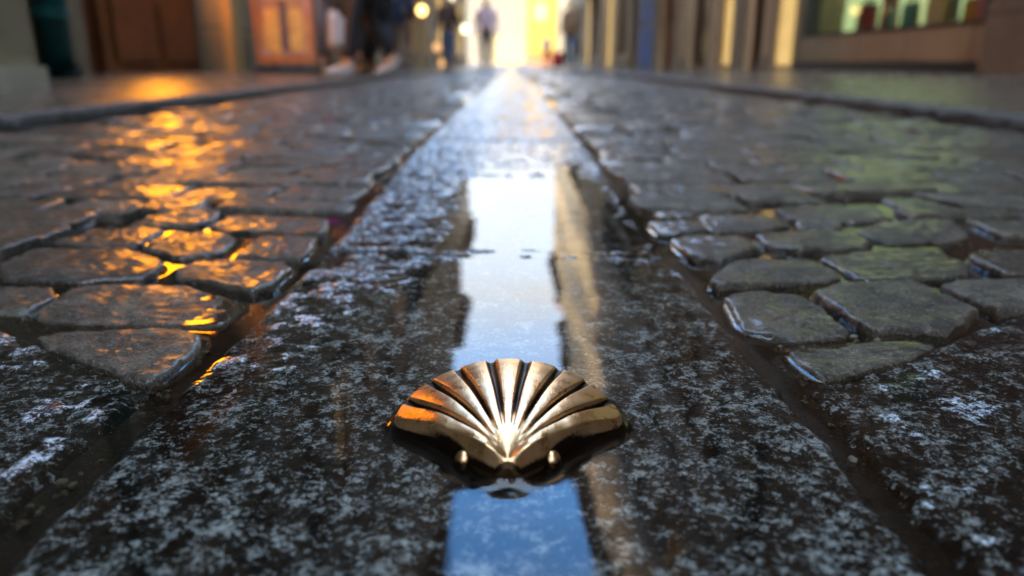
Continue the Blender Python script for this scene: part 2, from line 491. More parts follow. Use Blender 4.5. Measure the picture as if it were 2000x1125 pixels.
def slab_height(X, Y, fine=True):
    sd, jd, isl, isr = slab_fields(X, Y)
    big = fbm(X, Y, .07, 2, 40); a = fbm(X, Y, .021, 5, 50, .6); b = fbm(X, Y, .0058, 3, 70)
    lum = fbm(X, Y, .012, 2, 90)
    side = isl | isr
    far = smooth(.40, .56, Y)
    xc = np.where(Y < .45, .0, .022)
    off = smooth(.045, .10, np.abs(X - xc))
    left = smooth(-.02, -.09, X)
    chan = (1 - off)
    amp = .0008 + .0009 * off * far + .0006 * left * far + side * .0004
    base = -.0011 - .0005 * chan * far + .0011 * off * far + .0006 * left * far + side * .0006
    l2 = smooth(-.055, -.12, X) * smooth(.27, .36, Y) * (1 - far)
    base = base + .0007 * l2; amp = amp + .0007 * l2
    base = base - .0012 * chan * smooth(.30, .34, Y) * (1 - smooth(.56, .6, Y) * .3)
    far2 = smooth(.90, 1.08, Y)
    base = base + far2 * (.0020 * chan + .0006); amp = amp + far2 * .0009
    h = base + amp * (a * 1.5 + lum * .55 * (side * .5 + far * .8) + .45 * b) + .0009 * big
    # lumpy arrises along the cross joints
    h = h + (.0018 + .0020 * chan) * np.exp(-((jd - .009) / .007) ** 2) * (a + .55) * (Y > .5)
    h = h - .0075 * (1 - smooth(-.004, .006, sd))
    ds = shell_sdf(X, Y)
    h = h - .005 * (1 - smooth(.0025, .005, ds))
    a2 = fbm(X, Y, .0125, 4, 55, .6)
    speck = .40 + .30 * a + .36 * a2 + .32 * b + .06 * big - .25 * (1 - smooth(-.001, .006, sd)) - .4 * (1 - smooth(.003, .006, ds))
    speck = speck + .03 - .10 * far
    return h, np.stack([speck, smooth(-.0001, .0010, h)], -1), sd

def spaced(y0, y1, f):
    ys = [y0]
    while ys[-1] < y1: ys.append(ys[-1] + f(ys[-1]))
    return np.array(ys)

def masked_grid(xs, ys, fn, keep):
    X, Y = np.meshgrid(xs, ys)
    Z, att, sd = fn(X, Y)
    f = grid_faces(len(ys), len(xs))
    k = (sd.ravel()[f] > keep).any(1)
    f = f[k]
    used = np.zeros(X.size, bool); used[f.ravel()] = True
    idx = np.cumsum(used) - 1
    V = np.stack([X.ravel(), Y.ravel(), (Z + dip(Y)).ravel()], 1)[used]
    return V, idx[f], att.reshape(-1, 2)[used]

xs_near = np.concatenate([np.arange(-.47, -.185, .0016), np.arange(-.185, .16, .00075), np.arange(.16, .47, .0016)])
ys_near = spaced(-.30, .60, lambda y: .004 if y < .10 else .00065 + .0010 * max(0, (y - .2)) * 1.6)
V1, F1, A1 = masked_grid(xs_near, ys_near, slab_height, -.004)
xs2 = np.arange(-.185, .16, .0016)
ys2 = spaced(ys_near[-1], 3.3, lambda y: .0014 * (y / .6) ** 1.25)
V2, F2, A2 = masked_grid(xs2, ys2, slab_height, -.004)
V3, F3, A3 = masked_grid(np.arange(-.175, .15, .012), spaced(ys2[-1], 46, lambda y: .012 * (y / 3.0) ** 1.3), slab_height, -.02)
Vs = np.vstack([V1, V2, V3]); Fs = np.vstack([F1, F2 + len(V1), F3 + len(V1) + len(V2)]); As = np.concatenate([A1, A2, A3])
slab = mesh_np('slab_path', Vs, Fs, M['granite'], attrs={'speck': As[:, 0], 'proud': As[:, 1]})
tag(slab, kind='structure')

# ---------------------------------------------------------------- setts
def G(*p): return [tuple(q) for q in p]
SETTS = [
 [(-.2497,.3671),(-.218,.3718),(-.178,.3732),(-.1642,.3621),(-.1587,.3451),(-.1600,.312),(-.1640,.3064),(-.1731,.3099),(-.1986,.3304),(-.2324,.3487)],
 [(-.2698,.399),(-.2753,.4497),(-.2121,.4579),(-.1659,.4267),(-.1607,.393),(-.1716,.3845),(-.2156,.3855),(-.2564,.3875)],
 [(-.2298,.4936),(-.2194,.525),(-.1655,.5135),(-.1539,.4936),(-.1534,.4497),(-.1619,.441),(-.1952,.4618),(-.2166,.4686)],
 [(-.3325,.4686),(-.3623,.5084),(-.3625,.5462),(-.3021,.552),(-.2506,.5135),(-.2424,.4786),(-.2847,.4664)],
 [(-.2856,.5702),(-.2844,.6137),(-.2401,.6101),(-.2228,.5829),(-.2199,.5404),(-.2473,.5283),(-.2771,.5549)],
 [(-.2041,.5462),(-.2062,.5996),(-.1599,.5895),(-.1548,.549),(-.153,.5213),(-.1667,.5206),(-.2006,.5303)],
 [(-.2592,.6359),(-.2661,.6897),(-.166,.6576),(-.1585,.6066),(-.1605,.5989),(-.2,.6107),(-.2499,.6208)],
 [(-.3221,.406),(-.3405,.4497),(-.2949,.4548),(-.283,.4341),(-.281,.4044)],
 [(-.3621,.569),(-.3605,.6237),(-.2999,.6248),(-.296,.5841),(-.292,.5674),(-.325,.560)],
 [(.1395,.3433),(.15,.3511),(.1638,.3468),(.175,.3546),(.1943,.3617),(.2156,.3571),(.2126,.3496),(.1894,.3348),(.1491,.3125),(.1415,.3125),(.139,.3301)],
 [(.1281,.3992),(.131,.4312),(.1541,.4430),(.1751,.434),(.1806,.4187),(.1782,.3746),(.1732,.3643),(.1446,.3605),(.1253,.3779)],
 [(.1879,.4356),(.214,.4585),(.2618,.4633),(.2684,.4068),(.2405,.3819),(.2313,.3727),(.1928,.3716),(.1899,.3813),(.1878,.4187)],
 [(.2753,.4537),(.3021,.4668),(.3392,.4683),(.3487,.449),(.298,.407),(.278,.4015),(.2755,.44)],
 [(.1278,.4585),(.1563,.5096),(.182,.5217),(.2183,.5227),(.2191,.4784),(.2041,.4673),(.1733,.4595),(.1304,.4501)],
 [(.2281,.5288),(.2594,.5419),(.3146,.5442),(.3179,.5001),(.3008,.4753),(.2803,.4733),(.2319,.4712),(.2304,.4945)],
 [(.1274,.5773),(.1451,.5952),(.1866,.5952),(.1898,.5546),(.1562,.5203),(.1305,.5263)],
 [(.1997,.5924),(.2374,.6124),(.284,.6124),(.2855,.5773),(.2662,.5526),(.2206,.5499),(.2002,.5629)],
 [(.1221,.6515),(.1629,.6469),(.1652,.6123),(.1353,.5987),(.1223,.6036)],
 [(.1729,.6803),(.2313,.6803),(.2416,.6335),(.2103,.6188),(.1703,.6156)],
 [(.2899,.6082),(.326,.6423),(.3901,.6515),(.3768,.6002),(.3475,.5798),(.2992,.5778)],
 [(.3332,.5236),(.3723,.5492),(.4168,.556),(.3932,.5116),(.3556,.4814),(.3309,.4857)],
]
HAND_H = [.0052, .0030, .0062, .0058, .0040, .0055, .0052, .0035, .0050, .0026, .0042, .0066, .0058, .0055, .0050, .0062, .0060, .0060, .0052, .0055, .0052]
SETTS += [[(.255,.664),(.312,.656),(.347,.668),(.352,.715),(.30,.722),(.257,.712)], [(.249,.628),(.281,.622),(.290,.646),(.254,.652)], [(-.338,.640),(-.278,.636),(-.272,.66),(-.279,.70),(-.335,.70)], [(.405,.60),(.455,.597),(.47,.645),(.41,.66)]]
HAND_H += [.0055, .004, .005, .006]
def grow(P):
    P = np.array(P); c = P.mean(0); r = P - c; L = np.hypot(r[:, 0], r[:, 1])[:, None]; return c + r * (1 + .0026 / L)
hand = [grow(P) for P in SETTS]
allsetts = [(P, h, True) for P, h in zip(hand, np.array(HAND_H) * .72)]
hc = np.array([P.mean(0) for P in hand])
def clash(q):
    """Does a generated sett touch a hand-laid one or the big foreground stones?"""
    c = q.mean(0)
    if c[1] > .85: return False
    pts = np.vstack([q, (q + np.roll(q, -1, 0)) / 2, c[None], (q + c) / 2])
    for P in hand:
        if np.hypot(*(P.mean(0) - c)) > .25: continue
        if inside(pts[:, 0], pts[:, 1], P).any() or inside(P[:, 0], P[:, 1], q).any(): return True
    sd, _, il, ir = slab_fields(pts[:, 0], pts[:, 1])
    return bool((sd > -.004).any())
gen = []
for side in (-1, 1):
    y = .30 + (.02 if side > 0 else 0)
    while y < 46:
        g = 1.0 if y < 9 else 1.35
        ph = random.uniform(.070, .090) * g
        edge = float(np.interp(y, [.5, .65, 1.2, 3], [.153, .156, .163, .159])) if side < 0 else float(np.interp(y, [.5, .65, 1.2, 3], [.128, .123, .131, .129]))
        x = edge + random.uniform(0, .006)
        while x < .985:
            w = random.uniform(.085, .155) * g
            if x + w > .93: w = .992 - x
            gp = .0055 * random.uniform(.7, 1.4)
            sk = random.uniform(-.008, .008)
            sl = .05 * math.sin(y * 1.7 + x * 2.2) * ph
            q = np.array([(x + gp * .5, y + sl), (x + w - gp * .5, y + sl + random.uniform(-.006, .006)), (x + w - gp * .5 + sk, y + ph - gp + sl), (x + gp * .5 + sk, y + ph - gp + sl + random.uniform(-.006, .006))])
            q[:, 1] += RNG.normal(0, .0022, 4); q[:, 0] += RNG.normal(0, .0025, 4)
            # break the quad into an irregular outline
            qq = []
            for k in range(4):
                a, b = q[k], q[(k + 1) % 4]; qq += [a, a + (b - a) * random.uniform(.35, .65) + RNG.normal(0, .0028, 2)]
            q = np.array(qq) * [side, 1]
            if not clash(q): gen.append(q)
            elif y < .9:
                # a smaller stone where a whole one does not fit
                c4 = q.reshape(4, 2, 2)[:, 0]
                done = False
                for nx, ny in ((2, 1), (1, 2), (2, 2), (3, 2)):
                    if done: break
                    for i in range(nx):
                        for j in range(ny):
                            cell = []
                            for (uu, vv) in ((i / nx + .03, j / ny + .03), (i / nx + .5 / nx, j / ny + .02), ((i + 1) / nx - .03, j / ny + .03), ((i + 1) / nx - .02, j / ny + .5 / ny), ((i + 1) / nx - .03, (j + 1) / ny - .03), (i / nx + .5 / nx, (j + 1) / ny - .02), (i / nx + .03, (j + 1) / ny - .03), (i / nx + .02, j / ny + .5 / ny)):
                                lo = c4[0] * (1 - uu) + c4[1] * uu; hi = c4[3] * (1 - uu) + c4[2] * uu
                                cell.append(lo * (1 - vv) + hi * vv + RNG.normal(0, .0012, 2))
                            cell = np.array(cell)
                            if not clash(cell): gen.append(cell); done = True
            x += w
        y += ph
for q in gen: allsetts.append((q, float(np.clip(RNG.normal(.0044, .0014), .0014, .008)), False))

RINGS_N = np.concatenate([np.linspace(.05, .86, 17), [.90, .93, .955, .975, .99, 1.0, 1.012, 1.02]])
RINGS_M = np.array([.15, .3, .45, .6, .74, .85, .92, .97, 1.0, 1.02])
RINGS_F = np.array([.5, .92, 1.0, 1.02])
SV, SF, ST = [], [], []; nv = 0
for P, h0, byhand in allsetts:
    c = P.mean(0); dist = math.hypot(*c)
    if dist < 1.9: rings, seg, ch = RINGS_N, (104 if dist < .8 else 64), 1
    elif dist < 5: rings, seg, ch = RINGS_M, 28, 1
    else: rings, seg, ch = RINGS_F, 12, 1
    Pd = (P[:, None] * (1 - np.arange(3)[None, :, None] / 3) + np.roll(P, -1, 0)[:, None] * (np.arange(3)[None, :, None] / 3)).reshape(-1, 2) if dist < 5 else P
    out = resample(chaikin(Pd, 2 if dist < 5 else ch), seg)
    area = .5 * np.sum(out[:, 0] * np.roll(out[:, 1], -1) - np.roll(out[:, 0], -1) * out[:, 1])
    if area < 0: out = out[::-1]
    if dist < 5:
        nn_ = out - c; nn_ /= np.hypot(nn_[:, 0], nn_[:, 1])[:, None]
        out = out + nn_ * (.0026 * fbm(out[:, 0], out[:, 1], .026, 4, 160, .6))[:, None]
    rel = out - c
    XY = c + rings[:, None, None] * rel[None]
    s = np.broadcast_to(rings[:, None], XY.shape[:2])
    size = np.hypot(rel[:, 0], rel[:, 1]).mean()
    kk = 1 + .9 * float(smooth(.8, 1.6, dist)); tx, ty = RNG.normal(0, .022) * kk, RNG.normal(0, .024) * kk
    dome = random.uniform(.0002, .0022) * (1 + 1.6 * float(smooth(.8, 1.8, dist)))
    edge = (1 - np.minimum(s, 1)) * np.hypot(rel[:, 0], rel[:, 1])[None]     # rough distance from the rim
    gut = float(smooth(.52, .16, abs(c[0])) * smooth(1.0, 2.2, c[1])); dome *= 1 - .6 * gut
    Z = h0 - .0042 * gut + (XY[..., 0] - c[0]) * tx + (XY[..., 1] - c[1]) * ty + dome * (1 - s ** 2)
    if dist < 5:
        Z = Z + .0020 * fbm(XY[..., 0], XY[..., 1], .034, 3, 120) + .0017 * fbm(XY[..., 0], XY[..., 1], .011, 4, 140, .62)
    rr = .0034
    e = np.clip(edge / rr, 0, 1)
    Z = Z - .0026 * (1 - np.sqrt(np.clip(1 - (1 - e) ** 2, 0, 1)))
    Z = np.where(s > 1.001, np.where(s > 1.015, -.02, Z - .006), Z)
    Z = Z + dip(XY[..., 1])
    V = np.concatenate([XY, Z[..., None]], -1).reshape(-1, 3)
    cen = np.array([[c[0], c[1], Z[0].mean() + dome * .02]])
    n = len(V)
    f = grid_faces(len(rings), seg, True)[:, ::-1]
    k = np.arange(seg)
    ft = np.stack([np.full(seg, n), k, (k + 1) % seg, np.full(seg, -1)], 1)
    f = f[:, ::-1]
    SV.append(V); SV.append(cen); SF.append(f[:, [0, 3, 2, 1]] + nv)
    ft2 = ft.copy(); ft2[:, :3] += nv; SF.append(ft2)
    t = np.clip(RNG.normal(.5, .22), 0, 1)
    ST.append(np.full(n + 1, t)); nv += n + 1
setts = mesh_np('cobblestones', np.vstack(SV), np.vstack(SF), M['sett'], attrs={'tint': np.concatenate(ST)})
tag(setts, kind='structure')
bm_ = bmesh.new(); bm_.from_mesh(setts.data); bmesh.ops.recalc_face_normals(bm_, faces=bm_.faces[:]); bm_.to_mesh(setts.data); bm_.free()

# ---------------------------------------------------------------- road bed, water, kerbs, pavements, ground
ys = spaced(-8, 66, lambda y: .05 if -.2 < y < 2 else .4)
xs = np.linspace(-1.1, 1.1, 45)
X, Y = np.meshgrid(xs, ys)
Z = -.0042 + .001 * smooth(.9, 2, Y) + .0012 * fbm(X, Y, .12, 3, 200) + dip(Y)
road = mesh_np('road', np.stack([X.ravel(), Y.ravel(), Z.ravel()], 1), grid_faces(len(ys), len(xs)), M['mud'])
tag(road, kind='structure')

def water_height(X, Y):
    h, _, sd = slab_height(X, Y)
    film = .0005
    k = .00035
    d = (h - film) / k
    w = k * np.logaddexp(0, np.clip(d, -40, 40))
    w = np.minimum(w, .006)
    ds = shell_sdf(X, Y, False)
    w = w + .0026 * np.exp(-np.maximum(ds, 0) / .0021)
    w = w + .00005 * fbm(X, Y, .03, 2, 300)
    return w
def sett_meniscus(X, Y):
    w = np.zeros(X.shape)
    for P in hand:
        c = P.mean(0); m = (np.abs(X - c[0]) < .09) & (np.abs(Y - c[1]) < .09)
        if not m.any(): continue
        out = resample(chaikin(P, 2), 160)
        d = poly_dist(X[m], Y[m], out); d = np.where(inside(X[m], Y[m], out[::4]), 0, d)
        w[m] = np.maximum(w[m], .0014 * np.exp(-d / .0020))
    return w
xw = np.concatenate([np.arange(-1.03, -.47, .05), np.arange(-.47, -.185, .0024), np.arange(-.185, -.062, .0012), np.arange(-.062, .060, .00055), np.arange(.060, .16, .0012), np.arange(.16, .47, .0024), np.arange(.47, 1.04, .05)])
yw = np.concatenate([spaced(-.30, .0999, lambda y: .006), spaced(.106, .205, lambda y: .0009), spaced(.206, .33, lambda y: .0006), spaced(.331, .66, lambda y: .0013)])
X, Y = np.meshgrid(xw, yw)
W = water_height(X, Y) + sett_meniscus(X, Y)
wv = np.stack([X.ravel(), Y.ravel(), W.ravel()], 1); wf = grid_faces(len(yw), len(xw))
xw2 = np.concatenate([np.arange(-1.03, -.19, .05), np.arange(-.19, .165, .0024), np.arange(.165, 1.04, .05)])
yw2 = spaced(yw[-1], 3.3, lambda y: .0022 * (y / .6) ** 1.2)
X, Y = np.meshgrid(xw2, yw2); W2 = water_height(X, Y)
wv2 = np.stack([X.ravel(), Y.ravel(), W2.ravel()], 1)
xw3 = np.arange(-1.03, 1.04, .103); yw3 = spaced(yw2[-1], 46, lambda y: .3)
X, Y = np.meshgrid(xw3, yw3); wv3 = np.stack([X.ravel(), Y.ravel(), dip(Y).ravel()], 1)
wver = np.vstack([wv, wv2, wv3]); wfac = np.vstack([wf, grid_faces(len(yw2), len(xw2)) + len(wv), grid_faces(len(yw3), len(xw3)) + len(wv) + len(wv2)])
water = mesh_np('water', wver, wfac, M['water']); tag(water, kind='structure')

for side in (-1, 1):
    # kerb: rough hewn stones, one sheet per side
    prof = np.array([(1.002, -.03), (.998, .0), (.998, .016), (.999, .030), (1.002, .0345), (1.009, .0365), (1.04, .0360), (1.08, .033), (1.125, .0285)])
    ys = np.concatenate([spaced(-3, .9, lambda y: .05), spaced(.9, 6, lambda y: .008 + .004 * (y - .9)), spaced(6, 50, lambda y: .1)])
    Yg = np.repeat(ys[:, None], len(prof), 1); Xg = np.repeat(prof[None, :, 0], len(ys), 0); Zg = np.repeat(prof[None, :, 1], len(ys), 0)
    jit = fbm(Yg, Xg * 3, .09, 4, 400 + side); jit2 = fbm(Yg, Xg * 3, .03, 3, 430 + side)
    Xg = Xg + .009 * jit + .006 * jit2
    joint = np.exp(-((((Yg + .3 * side) % .83) - .41) / .012) ** 2)
    Zg = Zg + (.0055 * jit2 + .004 * jit) * (Zg > .005) - .012 * joint * (Zg > .01) + dip(Yg)
    k = mesh_np('kerb', np.stack([side * Xg.ravel(), Yg.ravel(), Zg.ravel()], 1), grid_faces(len(ys), len(prof)), M['kerb'])
    tag(k, kind='structure')
    far_x = 2.6 if side < 0 else 3.2
    xs = np.linspace(1.12, far_x, 14); ys = spaced(-8, 66, lambda y: .25)
    X, Y = np.meshgrid(xs, ys)
    Z = .0265 + (X - 1.12) / (far_x - 1.12) * .040 + .0015 * fbm(X, Y, .6, 2, 500) + dip(Y)
    if side > 0: Z = Z + .004 * smooth(2.2, 3.1, X)
    pv = mesh_np('pavement', np.stack([side * X.ravel(), Y.ravel(), Z.ravel()], 1), grid_faces(len(ys), len(xs)), M['pavement'])
    tag(pv, kind='structure')
MBg = MB(); MBg.bm.verts.ensure_lookup_table()
vs_ = [MBg.bm.verts.new(p) for p in ((-900, -900, -.16), (900, -900, -.16), (900, 900, -.16), (-900, 900, -.16))]
MBg.bm.faces.new(vs_); tag(MBg.build('ground', M['ground']), kind='structure')

# grit washed into the joints
gv, gf = [], []; n0 = 0
ico = bmesh.new(); bmesh.ops.create_icosphere(ico, subdivisions=1, radius=1); iv = np.array([v.co[:] for v in ico.verts]); jf = np.array([[v.index for v in f.verts] for f in ico.faces]); ico.free()
cx_ = RNG.uniform(-.45, .45, 26000); cy_ = RNG.uniform(.13, .95, 26000)
sdg = slab_fields(cx_, cy_)[0]
okk = (sdg < -.002) & (cy_ < .95) & (fbm(cx_, cy_, .05, 2, 610) > -.05)
for P, h0, byhand in allsetts:
    c = P.mean(0)
    if math.hypot(*c) > 1.3: continue
    m = okk & (np.abs(cx_ - c[0]) < .12) & (np.abs(cy_ - c[1]) < .1)
    if m.any():
        ii = np.where(m)[0]; okk[ii[inside(cx_[ii], cy_[ii], P)]] = False
for x, y in zip(cx_[okk], cy_[okk]):
    r = float(np.clip(RNG.lognormal(-7.0, .45), .0004, .0026))
    sc = RNG.uniform(.7, 1.3, 3) * r
    v = iv * (1 + RNG.normal(0, .16, (len(iv), 1))) * sc + np.array([x, y, RNG.uniform(-.0034, -.0012) + r * .4])
    gv.append(v); gf.append(np.c_[jf + n0, np.full(len(jf), -1)]); n0 += len(v)
gr_ = mesh_np('grit', np.vstack(gv), np.vstack(gf), simple('grit_stone', (.10, .085, .06), .6, var=.7, scale=300, spec=.3), smooth_shade=False)
tag(gr_, 'pale brown grit washed into the wet joints between the stones', 'grit', kind='stuff')

# ---------------------------------------------------------------- the shell
def rib_phase(th):
    """-1..1 inside one rib cell, 0 on the rib's crest."""
    edges = np.array([-56, -41, -28, -16.6, -5.4, 5.4, 16.6, 28, 41, 56])
    k = np.clip(np.searchsorted(edges, th) - 1, 0, 8)
    return (th - (edges[k] + edges[k + 1]) / 2) / ((edges[k + 1] - edges[k]) / 2), k
def shell_top(x, y, d):
    r = np.hypot(x, y); th = np.degrees(np.arctan2(x, y))
    q = r / fan_R(np.clip(th, -80, 80))
    prof = np.interp(q, [0, .04, .09, .16, .26, .38, .5, .62, .74, .85, .94, 1.05], np.array([7.2, 8.6, 9.9, 11.3, 12.6, 13.4, 13.6, 13.3, 12.4, 11.1, 9.8, 8.0]) * 1e-3)
    tt = np.clip(np.abs(th), 0, 60) / 58
    prof = prof * (1 - .22 * tt ** 2 * smooth(.1, .5, q) - .33 * tt ** 2 * smooth(.5, 1, q))
    ph, k = rib_phase(np.clip(th, -55.9, 55.9))
    edgeness = np.abs(ph)
    start = np.interp(np.abs(th), [0, 6, 16, 28, 41], [.17, .17, .13, .10, .07])
    deep0 = smooth(start, start + .30, q); deep = deep0 * (1 - .66 * smooth(.84, 1, q))
    inner = (np.abs(th) < 48)
    gw = np.interp(q, [0, .25, .5, 1], [.62, .52, .41, .36])
    gprof = smooth(1 - gw, 1 - gw * .25, edgeness)
    crest = -.0005 * edgeness ** 2 * deep
    wedge = np.where(inner | (edgeness * np.sign(ph) * np.sign(th) < 0), 1, 0)
    g = gprof * deep * wedge; gcol = gprof * deep0 * wedge
    z = prof - .0030 * g + crest
    y2 = y - .0027; r2 = np.hypot(x, y2); a2 = np.radians(np.maximum(np.degrees(np.abs(np.arctan2(x, y2))) - 49.5, 0))
    e = np.maximum(np.where(a2 < math.pi / 2, r2 * np.sin(np.minimum(a2, math.pi / 2)), r2) - .0040, 0)
    z = z * np.interp(e, [0, .0006, .0013, .0022, .0032, .0045, .007, .012], [1, .975, .88, .68, .44, .28, .17, .10])
    wid = .0018
    lim = np.clip(d / wid, 0, 1)
    z = z - (z * .34 + .0004) * (1 - np.sqrt(np.clip(1 - (1 - lim) ** 2, 0, 1))) * (1 - smooth(.001, .003, e))
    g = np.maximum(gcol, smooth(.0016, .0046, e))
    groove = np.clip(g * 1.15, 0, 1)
    return z, groove
S = np.concatenate([np.linspace(.015, .9, 90), 1 - (np.linspace(.1, 0, 26)[1:]) ** 1.0 * 1.0])
S = np.unique(np.concatenate([np.linspace(.012, .2, 26), np.linspace(.2, .88, 70), np.linspace(.88, .97, 18), np.linspace(.97, 1, 14)]))
XY = S[:, None, None] * SHELL[None]
D = poly_dist(XY[..., 0], XY[..., 1], SHELL)
D[-1] = 0
Zt, GR = shell_top(XY[..., 0], XY[..., 1], D)
# rim is scalloped where the furrows run out
th_o = np.degrees(np.arctan2(SHELL[:, 0], SHELL[:, 1])); ph_o, _ = rib_phase(np.clip(th_o, -55.9, 55.9))
scal = 1 - .005 * np.exp(-((1 - np.abs(ph_o)) / .22) ** 2) * (np.abs(th_o) < 44)
blend = smooth(.75, 1, S)[:, None]
XY = XY * (1 - (1 - scal)[None, :] * blend)[..., None]
# walls
nrm = SHELL - np.roll(SHELL, 1, 0); nrm = np.stack([nrm[:, 1], -nrm[:, 0]], 1); nrm /= np.linalg.norm(nrm, axis=1)[:, None] + 1e-12
if (nrm * SHELL).sum() < 0: nrm = -nrm
wall = []
for off, zf, zc in ((.0003, .75, 0), (.0005, .4, 0), (.0007, 0, .0010), (.0016, 0, .0006), (.0020, 0, -.0005), (.0020, 0, -.006)):
    wall.append((XY[-1] + nrm * off, Zt[-1] * zf + zc))
allxy = np.concatenate([XY] + [w[0][None] for w in wall]); allz = np.concatenate([Zt] + [w[1][None] for w in wall])
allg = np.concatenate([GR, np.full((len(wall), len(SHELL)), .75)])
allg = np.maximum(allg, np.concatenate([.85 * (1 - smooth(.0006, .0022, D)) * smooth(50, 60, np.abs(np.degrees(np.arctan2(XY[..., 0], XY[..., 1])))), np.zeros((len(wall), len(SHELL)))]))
nr, nc = allz.shape
V = np.concatenate([allxy + SO, allz[..., None]], -1).reshape(-1, 3)
V = V - np.array([SO[0], .265, 0])
cenz = float(Zt[0].mean())
V = np.vstack([V, [[0, SO[1] - .265, cenz]]])
F = grid_faces(nr, nc, True)
k = np.arange(nc); Ft = np.stack([np.full(nc, nr * nc), k, (k + 1) % nc, np.full(nc, -1)], 1)
marker = empty('scallop_shell', (SO[0], .265, 0))
tag(marker, 'brass scallop shell with nine ribs set in the wet granite slab', 'shell')
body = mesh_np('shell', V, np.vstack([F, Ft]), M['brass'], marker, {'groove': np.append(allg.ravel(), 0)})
b_ = bmesh.new(); b_.from_mesh(body.data); bmesh.ops.recalc_face_normals(b_, faces=b_.faces[:]); b_.to_mesh(body.data); b_.free()
for ex, ey in EARS:
    mb = MB(); mb.ball((0, 0, 0), .0036, (1.0, 1.0, 1.2), 32)
    sgn = -1 if ex < 0 else 1
    for v in mb.bm.verts:
        u = v.co.z / .0057
        if v.co.z < 0: v.co.x *= 1.12; v.co.y *= 1.12; v.co.z *= 1.3
        v.co.y += .0006 * u
    e = mb.build('hinge_ear', M['brass'], marker, True)
    at = e.data.attributes.new('groove', 'FLOAT', 'POINT')
    zz = np.array([v.co.z for v in e.data.vertices]); yy = np.array([v.co.y for v in e.data.vertices])
    at.data.foreach_set('value', (np.clip(.75 - zz / .006 * .8 - yy / .006 * .1, 0, 1)).astype(np.float32))
    e.location = (ex, SO[1] + ey - .265, .0018)

# ---------------------------------------------------------------- houses
LITR = random.Random(5)
class Facade:
    """Boxes in street coordinates: d = distance proud of the facade, y along the street, z up."""
    def __init__(self, side, xs): self.s, self.x = side, xs
    def X(self, d): return self.x - self.s * d
    def box(self, mb, d0, d1, y0, y1, z0, z1, bevel=0): mb.box(self.X(d0), self.X(d1), y0, y1, z0, z1, bevel)

